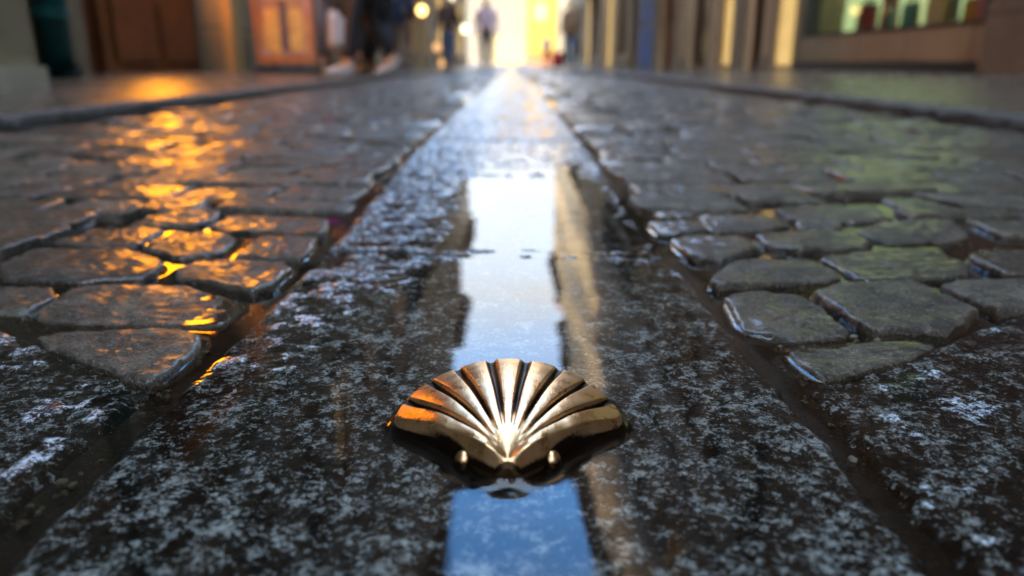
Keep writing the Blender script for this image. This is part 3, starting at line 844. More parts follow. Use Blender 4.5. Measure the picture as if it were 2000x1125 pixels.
def house(side, xs, y0, y1, h, wall, label, ground=(), frame='frame_w', nwin=None, plinth=None, win=(1.0, 1.75), gh=3.3, balcony=False, roof=True, base=0.0):
    fa = Facade(side, xs); zb = float(dip((y0 + y1) / 2)) - .12
    root = empty('house', (xs, (y0 + y1) / 2, 0))
    tag(root, label, 'house')
    parts = []
    def put(mb, name, mat, parent=root):
        o = mb.build(name, mat, parent)
        o.matrix_parent_inverse = Matrix.Translation(-Vector(root.location)) if parent is root else Matrix.Identity(4)
        return o
    L = y1 - y0; n = nwin or max(1, round(L / 1.9))
    floors = max(1, int((h - gh) // 3.0)); fh = (h - gh) / floors
    rows = [(zb, gh, sorted(ground))]
    for k in range(floors):
        z = gh + k * fh; zz = z + (.25 if balcony and k == 0 else .75); wz = min(z + fh - .35, zz + win[1] + (.5 if balcony and k == 0 else 0))
        rows.append((z, z + fh, [((y0 + (i + .5) * L / n) - win[0] / 2, (y0 + (i + .5) * L / n) + win[0] / 2, zz, wz, 'win') for i in range(n)]))
    w = MB()
    for z0, z1, ops in rows:
        y = y0
        for a, b, c, d, kind in ops:
            if a > y: fa.box(w, -.4, 0, y, a, z0, z1)
            if c > z0: fa.box(w, -.4, 0, a, b, z0, c)
            if d < z1: fa.box(w, -.4, 0, a, b, d, z1)
            y = b
        if y < y1: fa.box(w, -.4, 0, y, y1, z0, z1)
    fa.box(w, -8, -1.1, y0, y1, zb, h)                       # rooms behind
    fa.box(w, -1.1, -.4, y0, y0 + .2, zb, h); fa.box(w, -1.1, -.4, y1 - .2, y1, zb, h)
    put(w, 'wall', wall)
    # cornice, roof
    c = MB(); fa.box(c, -.4, .34, y0 + .01, y1 - .01, h, h + .18); fa.box(c, .002, .16, y0 + .02, y1 - .02, h - .16, h - .002)
    put(c, 'cornice', M['trim'])
    if roof:
        r = MB(); pr = [(fa.X(.46), h + .19), (fa.X(.46), h + .27), (fa.X(-3.8), h + 1.7), (fa.X(-8), h + .27), (fa.X(-8), h + .19)]
        r.prism(pr, 'y', y0 + .005, y1 - .005); put(r, 'roof', M['roof'])
    for kf, (z0, z1, ops) in enumerate(rows[1:]):
        s = MB(); fa.box(s, .002, .05, y0 + .03, y1 - .03, z0 - .09, z0 + .09); put(s, 'string_course', M['trim'])
        for a, b, c_, d, _ in ops:
            f = MB()
            for (p, q, u, v) in ((a - .12, a, c_ - .1, d + .14), (b, b + .12, c_ - .1, d + .14), (a, b, d, d + .14), (a, b, c_ - .1, c_)):
                fa.box(f, .002, .045, p, q, u, v)
            win_o = put(f, 'window', M['trim'])
            g = MB(); t = .07
            for (p, q, u, v) in ((a, a + t, c_, d), (b - t, b, c_, d), (a + t, b - t, d - t, d), (a + t, b - t, c_, c_ + t), ((a + b) / 2 - .04, (a + b) / 2 + .04, c_ + t, d - t)):
                fa.box(g, -.20, -.13, p, q, u, v)
            for zc in (c_ + (d - c_) * .4, c_ + (d - c_) * .7):
                fa.box(g, -.19, -.145, a + t, (a + b) / 2 - .04, zc - .02, zc + .02); fa.box(g, -.19, -.145, (a + b) / 2 + .04, b - t, zc - .02, zc + .02)
            put(g, 'frame', M[frame], win_o)
            lit = LITR.random() < (.34 if side < 0 and y0 > 6 else .06)  # glowing panes added at random for gold streaks in the reflection
            p_ = MB(); fa.box(p_, -.185, -.165, a + .01, b - .01, c_ + .01, d - .01); put(p_, 'pane', M['upstairs_glow'] if lit else M['pane'], win_o)
        if balcony and kf == 0:
            bl = MB(); fa.box(bl, .052, .62, y0 + .35, y1 - .35, z0 + .095, z0 + .22)
            bo = put(bl, 'balcony', M['trim'])
            ra = MB(); zt = z0 + 1.12
            fa.box(ra, .54, .58, y0 + .38, y1 - .38, zt, zt + .04); fa.box(ra, .545, .575, y0 + .38, y1 - .38, z0 + .27, z0 + .30)
            yy = y0 + .40
            while yy < y1 - .38:
                ra.tube([(fa.X(.56), yy, z0 + .30), (fa.X(.56), yy, zt)], .009, 5); yy += .13
            put(ra, 'railing', M['iron'], bo)
    # ground floor openings
    for a, b, c_, d, kind in ground:
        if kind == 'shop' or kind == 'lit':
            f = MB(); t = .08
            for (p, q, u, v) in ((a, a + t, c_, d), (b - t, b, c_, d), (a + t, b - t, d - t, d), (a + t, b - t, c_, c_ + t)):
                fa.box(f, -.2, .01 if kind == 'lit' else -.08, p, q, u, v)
            wo = put(f, 'shop_window_or_glow', M['frame_b'] if kind == 'shop' else M['pl_ochre'])
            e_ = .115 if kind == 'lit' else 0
            p_ = MB(); fa.box(p_, -.16 + e_, -.13 + e_, a + t * .8, b - t * .8, c_ + .02, d - .02); put(p_, 'pane', M['warm_glow'] if kind == 'lit' else M['pane'], wo)  # glowing pane, on some houses put in for a pilaster catching shop light
        elif kind in ('wood', 'blue', 'green'):
            mm = {'wood': M['wood'], 'blue': M['blue'], 'green': M['frame_g']}[kind]
            e_ = .18 if kind == 'blue' else 0
            f = MB(); fa.box(f, -.22, -.14 + e_, a + .01, b - .01, c_, d - .01)
            nn = max(1, round((b - a) / .55))
            for i in range(nn):
                p, q = a + (b - a) * i / nn + .07, a + (b - a) * (i + 1) / nn - .07
                for (u, v) in ((c_ + .12, c_ + .85), (c_ + 1.0, d - .15)): fa.box(f, -.139 + e_, -.115 + e_, p, q, u, v)
            do = put(f, 'door', mm)
            kx = MB(); kx.ball((fa.X(-.09 + e_), (a + b) / 2 + .12, c_ + 1.0), .03); put(kx, 'handle', M['iron'], do)
    if plinth:
        pm, ph, pd = plinth
        y = y0 + .004
        def piece(p, q):
            pp = MB(); fa.box(pp, .002, pd, p, q, zb, ph); put(pp, 'plinth', pm)
        for a, b, c_, d, kind in sorted(ground):
            if c_ < ph - .02:
                if a - .03 > y: piece(y, a - .03)
                y = b + .03
        if y < y1: piece(y, y1 - .004)
    return root, fa, put

# left side of the street (side = -1), right side (side = +1)
gz = .055
h0_, fa, put = house(-1, -1.75, -18, 2.86, 18.5, M['st_grey'], 'grey stone house nearest on the left, its corner pier standing forward of the wooden door', [(-3.2, -1.2, gz, 2.5, 'wood')], plinth=(M['trim_lt'], .122, .035), frame='frame_w')
hB, faB, putB = house(-1, -2.45, 2.875, 7.2, 19.0, M['st_grey'], 'stone house with the dark wooden entrance and amber lit glass door', [(4.42, 6.62, .06, 2.75, 'none')], frame='frame_b', nwin=2)
# entrance of that house: reveals, dark leaf, brown leaf with amber lit glazing
d_ = MB(); faB.box(d_, -.30, -.24, 4.44, 5.06, .055, 2.73)
for (u, v) in ((.2, .95), (1.1, 2.5)): faB.box(d_, -.238, -.215, 4.54, 4.96, u, v, .01)
dl = putB(d_, 'door', M['wood_dk']); dl['label'] = 'dark unlit leaf of the entrance'
kx = MB(); kx.ball((faB.X(-.19), 4.98, 1.0), .028); putB(kx, 'handle', M['iron'], dl)
d_ = MB(); y0_, y1_ = 5.07, 6.60
for (a, b, u, v) in ((y0_, y1_, .055, .66), (y0_, y0_ + .56, .66, 2.73), (y1_ - .38, y1_, .66, 2.73), (y0_ + .56, y1_ - .38, 2.3, 2.73)): faB.box(d_, -.26, -.20, a, b, u, v)
faB.box(d_, -.199, -.18, 5.20, 5.78, .14, .56, .01); faB.box(d_, -.199, -.18, 5.90, 6.48, .14, .56, .01)
dr = putB(d_, 'door', M['wood']); dr['label'] = 'brown leaf with amber lit glazing'
p_ = MB(); faB.box(p_, -.24, -.22, y0_ + .565, y1_ - .385, .665, 2.295); putB(p_, 'pane', M['lit_orange'], dr)
kx = MB(); kx.ball((faB.X(-.16), 5.2, 1.0), .028); putB(kx, 'handle', M['iron'], dr)
j_ = MB(); faB.box(j_, .002, .09, 6.63, 6.86, -.05, 2.9); putB(j_, 'door_jamb', M['pl_ochre'])  # ochre puts the yellow lamp light on this jamb into its colour
j_ = MB(); faB.box(j_, .002, .06, 4.18, 4.40, -.05, 2.9); putB(j_, 'door_jamb', M['trim'])

LEFT = [
 (7.2, 12.4, 18.0, 'st_warm', 'warm stone house behind the menu board', [(7.7, 9.2, .5, 2.6, 'shop'), (9.9, 11.2, -.02, 2.5, 'wood')], 'frame_b', False),
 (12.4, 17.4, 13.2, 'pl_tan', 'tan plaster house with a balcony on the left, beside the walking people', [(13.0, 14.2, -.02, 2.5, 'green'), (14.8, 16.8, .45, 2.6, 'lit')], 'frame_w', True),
 (17.4, 22.6, 14.0, 'pl_ochre', 'ochre plaster house with the bright amber wall lantern', [(18.0, 19.6, .45, 2.6, 'shop'), (20.4, 21.7, -.05, 2.5, 'wood')], 'frame_w', False),
 (22.6, 28.2, 12.4, 'pl_cream', 'cream house with green window frames on the left by the dim amber lamps', [(23.2, 24.6, -.05, 2.5, 'wood'), (25.3, 27.4, .4, 2.6, 'lit')], 'frame_g', True),
 (28.2, 34.2, 10.6, 'pl_tan', 'tan plaster house far on the left, next to the low white end house', [(28.9, 31.0, .4, 2.6, 'shop'), (31.8, 33.2, -.05, 2.5, 'wood')], 'frame_w', False),
 (34.2, 42.0, 8.4, 'pl_white', 'low white house at the far left end of the street', [(35.0, 37.4, .4, 2.6, 'lit'), (38.6, 40.6, .4, 2.6, 'shop')], 'frame_w', True),
]
for y0, y1, h, w, lab, gr, fr, bal in LEFT:
    house(-1, -2.42 - .03 * (int(y0) % 2), y0 + .005, y1 - .005, h, M[w], lab, gr, frame=fr, balcony=bal, plinth=(M['trim'], .35, .03))
RIGHT = [
 (9.1, 14.0, 14.4, 'pl_tan', 'tan plaster house on the right next past the display window', [(9.5, 10.1, .02, 2.6, 'shop'), (10.7, 11.3, .02, 2.6, 'lit'), (12.0, 13.4, .02, 2.6, 'shop')], 'frame_b', False),  # narrow glow put in for a pilaster lit by shop light
 (14.0, 20.0, 15.0, 'st_warm', 'warm stone house on the right with the blue door and a balcony', [(14.5, 16.0, -.02, 2.5, 'wood'), (16.5, 18.2, -.04, 3.0, 'blue'), (18.7, 19.7, -.02, 2.6, 'shop')], 'frame_b', True),
 (20.0, 26.4, 15.3, 'pl_tan', 'tan house with three ground floor openings on the right beside the person with blue jeans', [(20.6, 22.2, .3, 2.6, 'shop'), (23.2, 24.6, -.05, 2.6, 'lit'), (25.2, 26.0, -.05, 2.5, 'wood')], 'frame_w', False),  # middle glow stands in for a pilaster lit yellow by shops
 (26.4, 33.2, 15.8, 'st_grey', 'tall grey stone house on the right, the highest roof', [(27.0, 29.0, .3, 2.6, 'shop'), (30.0, 31.6, -.05, 2.5, 'lit')], 'frame_w', True),
 (33.2, 41.4, 14.6, 'st_grey', 'grey house with green windows far on the right, last but one of its row', [(34.0, 36.4, .3, 2.6, 'shop'), (37.4, 39.2, -.05, 2.5, 'wood')], 'frame_g', False),
 (41.4, 52.0, 13.2, 'st_grey', 'grey stone house ending the right row at the far plaza', [(42.4, 45.0, .3, 2.6, 'lit'), (46.4, 48.2, -.05, 2.5, 'wood')], 'frame_b', False),
]
house(1, 2.97, -18, 4.88, 13.9, M['st_dark'], 'brown stone house nearest on the right, its pier beside the display window', [(-2.8, -1.2, .06, 2.5, 'wood')], frame='frame_b', plinth=(M['st_dark'], .5, .04))
hR, faR, putR = house(1, 3.02, 4.90, 9.09, 14.2, M['st_grey'], 'grey stone shop house with the large pale green display window', [(4.98, 8.12, .375, 2.45, 'none'), (8.30, 8.98, .02, 2.6, 'lit')], frame='frame_b', nwin=2)  # narrow glowing panel stands in for a pilaster lit by shop lamps
f = MB()
for (a, b, u, v) in ((4.98, 5.04, .375, 2.45), (8.06, 8.12, .375, 2.45), (5.04, 8.06, 2.37, 2.45), (5.04, 8.06, .375, .40)): faR.box(f, -.12, .02, a, b, u, v)
dw = putR(f, 'display_window', M['black'])
p_ = MB(); faR.box(p_, -.07, -.06, 5.03, 8.07, .395, 2.375); putR(p_, 'pane', M['glass'], dw)
b_ = MB(); faR.box(b_, -.52, -.48, 5.0, 8.12, .36, 2.44); faR.box(b_, -.479, -.125, 8.122, 8.16, .36, 2.44); putR(b_, 'backdrop', M['lit_green'], dw)
b_ = MB(); faR.box(b_, -.479, -.13, 4.99, 8.118, .36, .395); putR(b_, 'display_shelf', M['frame_w'], dw)
b_ = MB(); faR.box(b_, .002, .03, 4.97, 8.13, .143, .362); putR(b_, 'stall_riser', M['st_warm'])
b_ = MB(); faR.box(b_, .002, .05, 4.92, 8.2, -.05, .142); putR(b_, 'plinth', M['black'])
for y0, y1, h, w, lab, gr, fr, bal in RIGHT:
    r_, f_, p_ = house(1, 3.0 + .03 * (int(y0) % 2), y0 + .005, y1 - .005, h, M[w], lab, gr, frame=fr, balcony=bal, plinth=(M['trim'], .2, .03))
    # pilasters between the shop openings
    ops = sorted(gr)
    for a, b in zip(ops[:-1], ops[1:]):
        if b[0] - a[1] > .3:
            q = MB(); f_.box(q, .032, .055, a[1] + .08, b[0] - .08, -.1, 2.9); p_(q, 'pilaster', M['pl_tan'] if random.random() < .5 else M['trim'])

# end of the street: low sunlit house with a yellow bay and a lit archway
YE = 60.0
er = empty('house', (0, YE, 0)); tag(er, 'low sunlit cream house closing the street, with yellow bay and glowing archway', 'house')
def eput(mb, name, mat, parent=er):
    o = mb.build(name, mat, parent); o.matrix_parent_inverse = Matrix.Translation(-Vector(er.location)) if parent is er else Matrix.Identity(4); return o
w = MB(); ax0, ax1, az = -1.55, .95, 1.15
for (a, b, u, v) in ((-9, ax0, -.2, 5.4), (ax1, 10, -.2, 5.4), (ax0, ax1, 2.4, 5.4)): w.box(a, b, YE, YE + .5, u, v)
# spandrels of the arch
cx = (ax0 + ax1) / 2; rr = (ax1 - ax0) / 2; zs = 2.4 - rr * .92
for sg in (-1, 1):
    pts = [(cx + sg * rr, zs)] + [(cx + sg * rr * math.cos(t), zs + rr * .9 * math.sin(t)) for t in np.linspace(0, math.pi / 2, 12)[1:]] + [(cx, 2.4), (cx + sg * rr, 2.4)]
    w.prism(pts, 'y', YE, YE + .5)
w.box(-9, 10, YE + 3, YE + 9, -.2, 5.4)
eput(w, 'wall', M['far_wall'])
w = MB(); w.box(ax0, ax1, YE + .7, YE + .8, -.2, 2.4); eput(w, 'archway', M['lit_arch'])
w = MB(); w.prism([(YE - .5, 5.41), (YE + 4.5, 6.3), (YE + 9, 5.41)], 'x', -9.3, 10.3); eput(w, 'roof', M['roof'])
w = MB(); w.box(1.15, 3.3, YE - .7, YE - .002, .75, 5.2); bay = eput(w, 'bay', M['yellow']); bay['label'] = 'bright yellow bay'
w = MB(); w.box(1.2, 3.25, YE - .6, YE - .004, -.2, .745); eput(w, 'bay_base', M['wood'], bay)
w = MB(); w.box(1.7, 2.6, YE - .76, YE - .702, 3.1, 4.3); eput(w, 'window', M['lit_arch'], bay)
w = MB()
for a, b in ((-6.5, -5.5), (-4.4, -3.4), (5, 6), (7.4, 8.4)): w.box(a, b, YE - .03, YE - .002, 2.6, 4.2)
eput(w, 'shutters', M['frame_g'])

# ---------------------------------------------------------------- street furniture
dp = empty('drainpipe', (-2.36, 4.05, 0)); tag(dp, 'teal drainpipe on the stone wall beside the dark wooden entrance', 'drainpipe')
q = MB(); q.tube([(0, 0, .07), (0, 0, 6.0)], .075, 16); q.build('pipe', M['teal'], dp, True)
for z in (.38, 1.9, 3.6):
    q = MB(); q.lathe([(.080, -.03), (.088, -.03), (.088, .03), (.080, .03)], (0, 0, z), 16); q.box(-.14, -.07, -.03, .03, z - .02, z + .02); q.build('bracket', M['teal'], dp)
q = MB(); q.tube([(0, 0, .12), (.0, 0, .075), (.06, 0, .058)], .085, 14); q.build('shoe', M['black'], dp, True)

def board_mat():
    m, nt, out = new_mat('menu_picture')
    p = N(nt, 'ShaderNodeBsdfPrincipled'); nt.links.new(p.outputs[0], out.inputs[0])
    co = objco(nt)
    v = N(nt, 'ShaderNodeTexVoronoi', feature='F1'); v.inputs['Scale'].default_value = 8; nt.links.new(co, v.inputs['Vector'])
    f = noise(nt, 9, 3, .5, co)
    sp = N(nt, 'ShaderNodeSeparateXYZ'); nt.links.new(co, sp.inputs[0])
    c = ramp(nt, v.outputs['Color'], [(.1, (.05, .03, .04)), (.35, (.40, .13, .08)), (.5, (.55, .28, .05)), (.7, (.14, .08, .12)), (.85, (.62, .36, .24))])
    c = mixc(nt, ramp(nt, f, [(.42, (0, 0, 0)), (.62, (.6, .6, .6))]), c, (.26, .09, .05))
    nt.links.new(c, p.inputs['Base Color']); p.inputs['Roughness'].default_value = .35
    nt.links.new(c, p.inputs['Emission Color']); p.inputs['Emission Strength'].default_value = .004  # picture glows faintly in its own colours
    return m
# menu board leaning on a black foot in front of the wall
mbx = empty('menu_board', (-1.86, 6.42, .052), R(8)); tag(mbx, 'menu board in an orange frame standing on the left pavement by the wall', 'menu board')
q = MB(); bw, bh = .235, .92
for (a, b, u, v) in ((-bw, -bw + .028, .07, bh), (bw - .028, bw, .07, bh), (-bw + .028, bw - .028, .07, .125), (-bw + .028, bw - .028, bh - .04, bh)): q.box(a, b, -.02, .02, u, v, .004)
fr_ = q.build('frame', M['wood_lt'], mbx)
q = MB(); q.box(-bw + .029, bw - .029, -.008, .008, .126, bh - .041); q.build('picture', board_mat(), mbx)
for (a, b, u, v, mt) in ((-.16, .16, .60, .82, 'board_pink'), (-.15, -.04, .17, .50, 'board_gold'), (.04, .15, .17, .50, 'board_gold'), (-.03, .03, .17, .57, 'board_dark')):
    q2 = MB(); q2.box(a, b, -.0105, -.0085, u, v); q2.build('panel', simple(mt, dict(board_pink=(.50, .24, .16), board_gold=(.58, .33, .07), board_dark=(.10, .05, .05))[mt], .4, var=.5, scale=22), mbx)
q = MB(); q.box(-.25, .25, -.09, .09, 0, .05, .01); q.box(-.12, -.08, -.012, .012, .05, .068); q.box(.08, .12, -.012, .012, .05, .068); q.build('foot', M['black'], mbx)

def lantern(y, z, mat, lab, x=-2.42, r=.11, grp='lamps along the left houses'):
    t = empty('wall_lantern', (x, y, z)); tag(t, lab, 'lamp', grp)
    q = MB(); q.box(-.02, .025, -.05, .05, -.02, .22, .005); q.tube([(.02, 0, .16), (.16, 0, .20), (.22, 0, .16), (.22, 0, r + .01)], .012, 8); q.build('bracket', M['iron'], t)
    q = MB(); q.ball((.22, 0, 0), r, (1, 1, 1.08), 20); q.build('globe', mat, t, True)
    q = MB(); q.lathe([(.03, r * .98), (r * .75, r * 1.0), (r * .4, r * 1.3), (.015, r * 1.45)], (.22, 0, 0), 16); q.build('cap', M['iron'], t)
lantern(19.3, 1.34, M['lamp_w'], 'bright amber globe lantern on the ochre house wall, just right of the dark walkers')
lantern(29.0, 2.42, M['lamp_p'], 'pale yellow globe lantern highest of the left row, cut by the photo top')
lantern(37.0, 1.62, M['lamp_p'], 'pale greenish white globe lantern just left of the person in a pink hoodie', r=.19)
lantern(23.0, .56, M['lamp_d'], 'dim amber globe lamp low on the cream house wall with green frames', r=.13)
lantern(24.6, .12, M['lamp_d'], 'dim orange globe lamp lowest on the wall, near the pavement', r=.13)

# goods in the display window
def bag(x, y, z, w, h, mat, lab):
    t = empty('gift_bag', (x, y, z), R(random.uniform(70, 110))); tag(t, lab, 'gift bag', 'bags in the display window')
    q = MB(); g = bmesh.ops.create_cube(q.bm, size=1)
    for v in g['verts']:
        top = v.co.z > 0
        v.co = Vector((v.co.x * w * (1.06 if top else 1), v.co.y * w * (.28 if top else .45), (v.co.z + .5) * h))
    q.build('bag', mat, t)
    for s in (-1, 1):
        q = MB(); q.tube([(-w * .22, s * w * .12, h * .98), (-w * .2, s * w * .13, h * 1.18), (0, s * w * .13, h * 1.28), (w * .2, s * w * .13, h * 1.18), (w * .22, s * w * .12, h * .98)], .006, 6); q.build('handle', M['iron'], t)
def bottle(x, y, z, h, mat, lab):
    t = empty('bottle', (x, y, z)); tag(t, lab, 'bottle', 'bottles in the display window')
    q = MB(); q.lathe([(h * .13, 0), (h * .14, h * .02), (h * .14, h * .58), (h * .12, h * .66), (h * .05, h * .76), (h * .045, h * .93)], seg=16); q.build('bottle_body', mat, t, True)
    q = MB(); q.lathe([(h * .052, h * .931), (h * .055, h * .94), (h * .055, h * 1.0), (h * .045, h * 1.01)], seg=12); q.build('cap', M['black'], t, True)
cr = {k: simple(k + '_goods', c, .45, var=.2) for k, c in dict(crimson=(.35, .02, .04), teal2=(.02, .22, .24), maroon=(.09, .015, .025), gold=(.45, .28, .03), pink=(.5, .12, .16), olive=(.05, .06, .015), plum=(.06, .02, .06), cream=(.55, .5, .36), darkgreen=(.01, .04, .02)).items()}
X_ = 3.30
bag(X_ + .10, 7.55, .395, .20, .26, cr['maroon'], 'maroon gift bag at the far end of the green display window')
bag(X_ - .05, 7.22, .395, .19, .22, cr['crimson'], 'small crimson gift bag beside the maroon one in the display')
bag(X_ + .02, 6.95, .395, .22, .33, cr['crimson'], 'tall crimson gift bag in the middle of the display window')
bottle(X_ - .08, 6.72, .395, .26, cr['teal2'], 'teal bottle next to the tall crimson bag')
bag(X_ - .02, 6.50, .395, .18, .20, cr['teal2'], 'teal gift bag in the display window')
bottle(X_ + .05, 6.30, .395, .34, cr['darkgreen'], 'dark green bottle beside the teal gift bag')
bag(X_ + .02, 6.08, .395, .24, .30, cr['plum'], 'plum coloured gift bag between dark bottles')
bottle(X_ - .06, 5.88, .395, .30, cr['olive'], 'olive bottle between the plum and gold bags')
bag(X_ + .02, 5.68, .395, .17, .18, cr['gold'], 'small gold gift bag in the display window')
bag(X_ - .02, 5.46, .395, .20, .22, cr['pink'], 'pink gift bag in the display window')
bottle(X_ + .0, 5.27, .395, .28, cr['maroon'], 'maroon bottle nearest the brown stone pier')
bag(X_ + .12, 5.10, .395, .20, .34, cr['darkgreen'], 'dark green gift bag at the near end of the display window')

# ---------------------------------------------------------------- people
def skinned(name, pts, edges, rad, mat, parent=None, sub=2, root=0):
    me = bpy.data.meshes.new(name + '_sk'); me.from_pydata([tuple(p) for p in pts], edges, [])
    o = bpy.data.objects.new(name, me); COL.objects.link(o)
    o.modifiers.new('s', 'SKIN'); sm = o.modifiers.new('u', 'SUBSURF'); sm.levels = sub; sm.render_levels = sub
    o.modifiers['s'].use_smooth_shade = True
    sv = me.skin_vertices[0].data
    for i, r in enumerate(rad):
        sv[i].radius = r if isinstance(r, tuple) else (r, r); sv[i].use_root = (i == root)
    dg = bpy.context.evaluated_depsgraph_get(); dg.update()
    nm = bpy.data.meshes.new_from_object(o.evaluated_get(dg))
    nm.materials.clear(); nm.materials.append(mat)
    nm.polygons.foreach_set('use_smooth', [True] * len(nm.polygons))
    o.modifiers.clear(); o.data = nm; bpy.data.meshes.remove(me)
    nm.name = name
    if parent: o.parent = parent
    return o

def person(loc, rz, label, skin, jacket, trousers, shoe, hair, stride=.28, hgt=1.7, lean=0, coat=.0, phase=1, bagc=None, longhair=False, group=None):
    """Facing local -Y; stride > 0 puts one leg forward."""
    k = hgt / 1.7
    def P(x, y, z): return (x * k, y * k, z * k)
    f = stride
    drop = .25 * f * f
    legs = {}
    for s in (-1, 1):
        fw = f * phase * s                                  # + is forward (-Y)
        hip = P(.095 * s, 0, .90 - drop); 
        if fw >= 0: knee = P(.10 * s, -fw * .62 - .02, .50 - drop * .6); ank = P(.10 * s, -fw * 1.0, .085)
        else: knee = P(.10 * s, -fw * .30 - .05, .48 - drop * .6); ank = P(.10 * s, -fw * 1.12, .12 + .12 * abs(fw))
        toe = P(.115 * s, (-fw - .17), .035) if fw >= 0 else P(.115 * s, -fw * 1.12 - .13, .035)
        legs[s] = (hip, knee, ank, toe)
    arms = {}
    for s in (-1, 1):
        sw = -f * phase * s * .8
        sh = P(.175 * s, lean * -.3, 1.405 - drop); el = P(.225 * s, .05 - sw * .35, 1.13 - drop); wr = P(.225 * s, -.05 - sw * .9, .90 - drop)
        arms[s] = (sh, el, wr)
    spine = [P(0, 0, .93 - drop), P(0, .01, 1.12 - drop), P(0, lean * -.25, 1.33 - drop), P(0, lean * -.35, 1.46 - drop), P(0, lean * -.45 - .01, 1.535 - drop), P(0, lean * -.5 - .015, 1.61 - drop), P(0, lean * -.5 - .01, 1.675 - drop)]
    pts = list(spine); ed = [(i, i + 1) for i in range(6)]; rad = [.125, .115, .125, .052, .066, .088, .062]
    rad = [r * k for r in rad]
    nose = len(pts); pts.append(P(0, lean * -.5 - .115, 1.585 - drop)); ed.append((5, nose)); rad.append(.016 * k)
    for s in (-1, 1):
        e_ = len(pts); pts.append(P(.088 * s, lean * -.5 + .005, 1.60 - drop)); ed.append((5, e_)); rad.append(.018 * k)
    for s in (-1, 1):
        b = len(pts); pts += list(arms[s]); ed += [(2, b), (b, b + 1), (b + 1, b + 2)]; rad += [.058 * k, .044 * k, .030 * k]
        wr = Vector(arms[s][2]); dn = (wr - Vector(arms[s][1])).normalized(); sidev = Vector((0, -1, 0)) - dn * dn.dot(Vector((0, -1, 0))); sidev.normalize()
        curl = Vector((-s, 0, 0))
        pm = len(pts); palm = wr + dn * .075 * k; pts.append(tuple(palm)); ed.append((b + 2, pm)); rad.append((.036 * k, .020 * k))
        for q, (o_, ln) in enumerate(((.030, .068), (.010, .078), (-.010, .074), (-.028, .058))):
            a = palm + sidev * o_ * k + dn * .03 * k; m_ = a + (dn * .75 + curl * .25) * ln * .55 * k; t_ = m_ + (dn * .6 + curl * .6) * ln * .5 * k
            i0 = len(pts); pts += [tuple(a), tuple(m_), tuple(t_)]; ed += [(pm, i0), (i0, i0 + 1), (i0 + 1, i0 + 2)]; rad += [.010 * k, .009 * k, .0075 * k]
        th1 = wr + dn * .035 * k + sidev * .035 * k; th2 = th1 + (dn * .8 + sidev * .5) * .04 * k
        i0 = len(pts); pts += [tuple(th1), tuple(th2)]; ed += [(pm, i0), (i0, i0 + 1)]; rad += [.011 * k, .009 * k]
    for s in (-1, 1):
        b = len(pts); pts += list(legs[s]); ed += [(0, b), (b, b + 1), (b + 1, b + 2), (b + 2, b + 3)]; rad += [.085 * k, .056 * k, .038 * k, .032 * k]
    root = skinned('person', pts, ed, rad, skin)
    root.location = loc; root.rotation_euler = (0, 0, rz); tag(root, label, 'person', group)
    # jacket
    jp = [P(0, 0, .90 - drop - coat), P(0, .0, 1.0 - drop), P(0, .01, 1.14 - drop), P(0, lean * -.25, 1.34 - drop), P(0, lean * -.35, 1.455 - drop)]
    je = [(0, 1), (1, 2), (2, 3), (3, 4)]; jr = [(.19 * k, .15 * k) if coat else (.165 * k, .135 * k), (.165 * k, .135 * k), (.155 * k, .13 * k), (.17 * k, .14 * k), .075 * k]
    for s in (-1, 1):
        b = len(jp); w2 = Vector(arms[s][1]).lerp(Vector(arms[s][2]), .95)
        jp += [arms[s][0], arms[s][1], tuple(w2)]; je += [(3, b), (b, b + 1), (b + 1, b + 2)]; jr += [.078 * k, .064 * k, .05 * k]
    skinned('jacket', jp, je, jr, jacket, root, root=2)
    tp = [P(0, 0, .97 - drop), P(0, 0, .90 - drop)]; te = [(0, 1)]; tr = [(.145 * k, .125 * k), (.15 * k, .125 * k)]
    for s in (-1, 1):
        b = len(tp); h_, kn, an, to = legs[s]; low = Vector(kn).lerp(Vector(an), .93)
        tp += [h_, kn, tuple(low)]; te += [(1, b), (b, b + 1), (b + 1, b + 2)]; tr += [.10 * k, .074 * k, .062 * k]
    skinned('trousers', tp, te, tr, trousers, root, root=1)
    for s in (-1, 1):
        h_, kn, an, to = legs[s]; an = Vector(an); to = Vector(to)
        heel = Vector((an.x, an.y + .05 * k, max(.04 * k, an.z - .05 * k)))
        skinned('shoe', [tuple(an + Vector((0, .01, 0))), tuple(heel), tuple((heel + to) / 2), tuple(to), tuple(to + Vector((0, -.055 * k, -.002)))], [(0, 1), (1, 2), (2, 3), (3, 4)], [.048 * k, (.046 * k, .040 * k), (.048 * k, .042 * k), (.05 * k, .034 * k), (.036 * k, .026 * k)], shoe, root, root=1)
    hd = Vector(spine[5])
    hp = [tuple(hd + Vector((0, .02, .055)) * k), tuple(hd + Vector((0, .055, .01)) * k), tuple(hd + Vector((0, .05, -.05)) * k)]
    hr_ = [(.088 * k, .082 * k), (.082 * k, .07 * k), (.06 * k, .05 * k)]
    if longhair: hp.append(tuple(hd + Vector((0, .07, -.18)) * k)); hr_.append((.07 * k, .03 * k))
    skinned('hair', hp, [(i, i + 1) for i in range(len(hp) - 1)], hr_, hair, root)
    return root
def cloth(n, c, r=.8): return simple(n, c, r, var=.25, scale=40, bmp=.002)
sk = simple('skin', (.42, .24, .16), .5, var=.12, scale=30)
c_black = cloth('black_wool', (.008, .008, .011)); c_navy = cloth('navy_cloth', (.02, .03, .06)); c_jean = cloth('blue_denim', (.05, .08, .14)); c_grey = cloth('grey_denim', (.16, .18, .21))
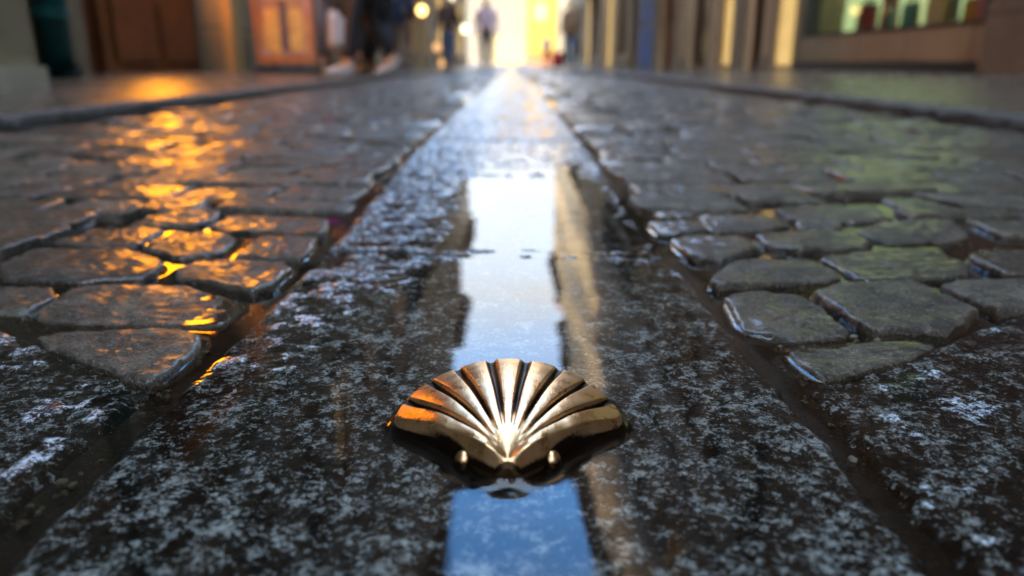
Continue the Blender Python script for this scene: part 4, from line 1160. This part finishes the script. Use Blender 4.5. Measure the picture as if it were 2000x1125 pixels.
c_purple = cloth('purple_jacket', (.22, .008, .20)); c_pink = cloth('pale_pink_hoodie', (.62, .46, .52)); c_brown = cloth('brown_jacket', (.07, .04, .03)); c_tan = cloth('tan_jacket', (.26, .17, .10)); c_white = cloth('white_jacket', (.7, .7, .72)); c_dark = cloth('charcoal_trousers', (.018, .02, .028)); c_khaki = cloth('brown_tights', (.14, .08, .05)); c_red = cloth('red_nylon', (.32, .02, .03))
s_white = simple('white_trainers', (.36, .35, .32), .5, var=.1); s_black = simple('black_shoes', (.012, .012, .012), .35); s_tan = simple('tan_boots', (.32, .20, .08), .5)
h_dark = simple('dark_hair', (.02, .014, .01), .5, scale=60); h_brown = simple('brown_hair', (.09, .045, .02), .5, scale=60)
def gzp(x, y):
    a = abs(x); fx = 2.6 if x < 0 else 3.2
    return float((.0265 + (a - 1.12) / (fx - 1.12) * .040 if a > 1.12 else (.028 if a > 1 else .006)) + dip(y))
def place(x, y): return (x, y, gzp(x, y))
g_ = 'people walking in the street'
person(place(-1.17, 6.45), R(-60), 'person in a black coat and black trousers striding in white trainers', sk, c_black, c_black, s_white, h_dark, stride=.22, coat=.32, group=g_)
person(place(-1.74, 7.6), R(15), 'person with grey jeans and a purple jacket close to the menu board', sk, c_purple, c_grey, s_black, h_brown, stride=.10, coat=.25, longhair=True, group=g_)
person(place(-1.42, 8.3), R(190), 'person in dark clothes and tan boots behind the striding person', sk, c_black, c_dark, s_tan, h_dark, stride=.22, coat=.42, group=g_)
person(place(-1.66, 9.0), R(170), 'person in a long black coat and black shoes, hindmost of the dark walkers', sk, c_black, c_black, s_black, h_brown, stride=.16, coat=.46, longhair=True, group=g_)
person(place(-1.52, 7.4), R(175), 'person in a long charcoal coat directly beside the pale shopping bag', sk, c_dark, c_black, s_black, h_dark, stride=.14, coat=.44, group=g_)
person(place(-2.05, 14.4), R(180), 'person in a navy coat with brown tights near the left wall', sk, c_navy, c_khaki, s_black, h_dark, stride=.12, coat=.12, longhair=True, group=g_)
person(place(-1.52, 18.6), R(-10), 'person in a brown jacket and blue jeans below the globe lanterns', sk, c_brown, c_jean, s_black, h_dark, stride=.14, group=g_)
person(place(-.62, 19.0), R(5), 'person in a pale pink hoodie walking down the middle of the street', sk, c_pink, c_dark, s_black, h_brown, stride=.16, phase=-1, group=g_)
person(place(1.52, 20.2), R(-12), 'person in a tan jacket and blue jeans at the right edge of the street', sk, c_tan, c_jean, s_black, h_dark, stride=.14, coat=.1, group=g_)
person(place(1.05, 23.5), R(30), 'small child in a white jacket beside the red suitcase', sk, c_white, c_dark, s_black, h_brown, stride=.10, hgt=.98, group=g_)
# things they carry
t = empty('suitcase', place(1.38, 23.3), R(20)); tag(t, 'small red suitcase standing beside the child in white', 'suitcase')
q = MB(); q.box(-.17, .17, -.10, .10, .04, .48, .035); q.build('case', c_red, t, True)
q = MB(); q.tube([(-.08, .06, .47), (-.08, .06, .66), (.08, .06, .66), (.08, .06, .47)], .009, 8); q.build('handle', M['iron'], t)
for sx in (-.13, .13):
    q = MB(); q.tube([(sx - .012, 0, .025), (sx + .012, 0, .025)], .025, 12); q.build('wheel', M['black'], t)
t = empty('shopping_bag', (-1.60, 7.35, .25), R(40)); tag(t, 'pale grey shopping bag hanging beside the purple jacket', 'bag')
q = MB(); g = bmesh.ops.create_cube(q.bm, size=1)
for v in g['verts']: v.co = Vector((v.co.x * .26 * (1 if v.co.z < 0 else .85), v.co.y * (.12 if v.co.z < 0 else .05), (v.co.z + .5) * .34))
bmesh.ops.subdivide_edges(q.bm, edges=q.bm.edges[:], cuts=3, use_grid_fill=True)
q.build('bag', cloth('pale_canvas', (.42, .43, .45)), t, True)
q = MB(); q.tube([(-.07, 0, .33), (-.05, 0, .50), (0, 0, .55), (.05, 0, .50), (.07, 0, .33)], .009, 8); q.build('handle', M['black'], t)

# ---------------------------------------------------------------- sky and sun
SUN_AZ, SUN_EL = R(205), R(36)
wd = bpy.data.worlds.new('World'); scene.world = wd; wd.use_nodes = True
nt = wd.node_tree; nt.nodes.clear()
out = nt.nodes.new('ShaderNodeOutputWorld'); bg = nt.nodes.new('ShaderNodeBackground')
sky = nt.nodes.new('ShaderNodeTexSky'); sky.sky_type = 'NISHITA'; sky.sun_disc = False
sky.sun_elevation = SUN_EL; sky.sun_rotation = SUN_AZ; sky.dust_density = 1.5; sky.air_density = 1.0; sky.ozone_density = 2.0
tc = nt.nodes.new('ShaderNodeTexCoord')
sp = nt.nodes.new('ShaderNodeSeparateXYZ'); nt.links.new(tc.outputs['Generated'], sp.inputs[0])
cl = noise(nt, 3.2, 5, .55, tc.outputs['Generated'], .4)
low = ramp(nt, sp.outputs[2], [(.30, (1, 1, 1)), (.47, (0, 0, 0))])
k = math_n(nt, 'ADD', low, math_n(nt, 'MULTIPLY', math_n(nt, 'SUBTRACT', cl, .5), .7), True)
hs = N(nt, 'ShaderNodeHueSaturation'); hs.inputs['Saturation'].default_value = 1.28; hs.inputs['Value'].default_value = 1.12; nt.links.new(sky.outputs[0], hs.inputs['Color'])
high = ramp(nt, sp.outputs[2], [(.60, (0, 0, 0)), (.78, (.8, .8, .8))])
cloud = mixc(nt, ramp(nt, sp.outputs[2], [(.06, (0, 0, 0)), (.30, (1, 1, 1))]), (.62, .64, .66), (1.5, 1.58, 1.66))
mix = mixc(nt, k, hs.outputs[0], cloud)
mix = mixc(nt, high, mix, (1.95, 2.55, 3.2))
nt.links.new(mix, bg.inputs[0]); bg.inputs[1].default_value = .15
nt.links.new(bg.outputs[0], out.inputs[0])
sun = bpy.data.lights.new('sun', 'SUN'); sun.energy = 2.0; sun.angle = R(.5); sun.color = (1, .86, .66)
so = bpy.data.objects.new('sun', sun); COL.objects.link(so)
sd_ = Vector((math.sin(SUN_AZ) * math.cos(SUN_EL), math.cos(SUN_AZ) * math.cos(SUN_EL), math.sin(SUN_EL)))
so.rotation_euler = sd_.to_track_quat('Z', 'Y').to_euler(); so.location = (-10, -20, 30)

# ---------------------------------------------------------------- render settings
vs = scene.view_settings
scene.display_settings.display_device = 'sRGB'
vs.view_transform = 'Standard'; vs.look = 'None'; vs.exposure = EXPO; vs.gamma = 1; vs.use_curve_mapping = False
scene.render.engine = 'CYCLES'
cy = scene.cycles
cy.use_denoising = True; cy.max_bounces = 8; cy.diffuse_bounces = 4; cy.glossy_bounces = 5; cy.transparent_max_bounces = 12
cy.sample_clamp_indirect = 6; cy.caustics_reflective = False; cy.caustics_refractive = False
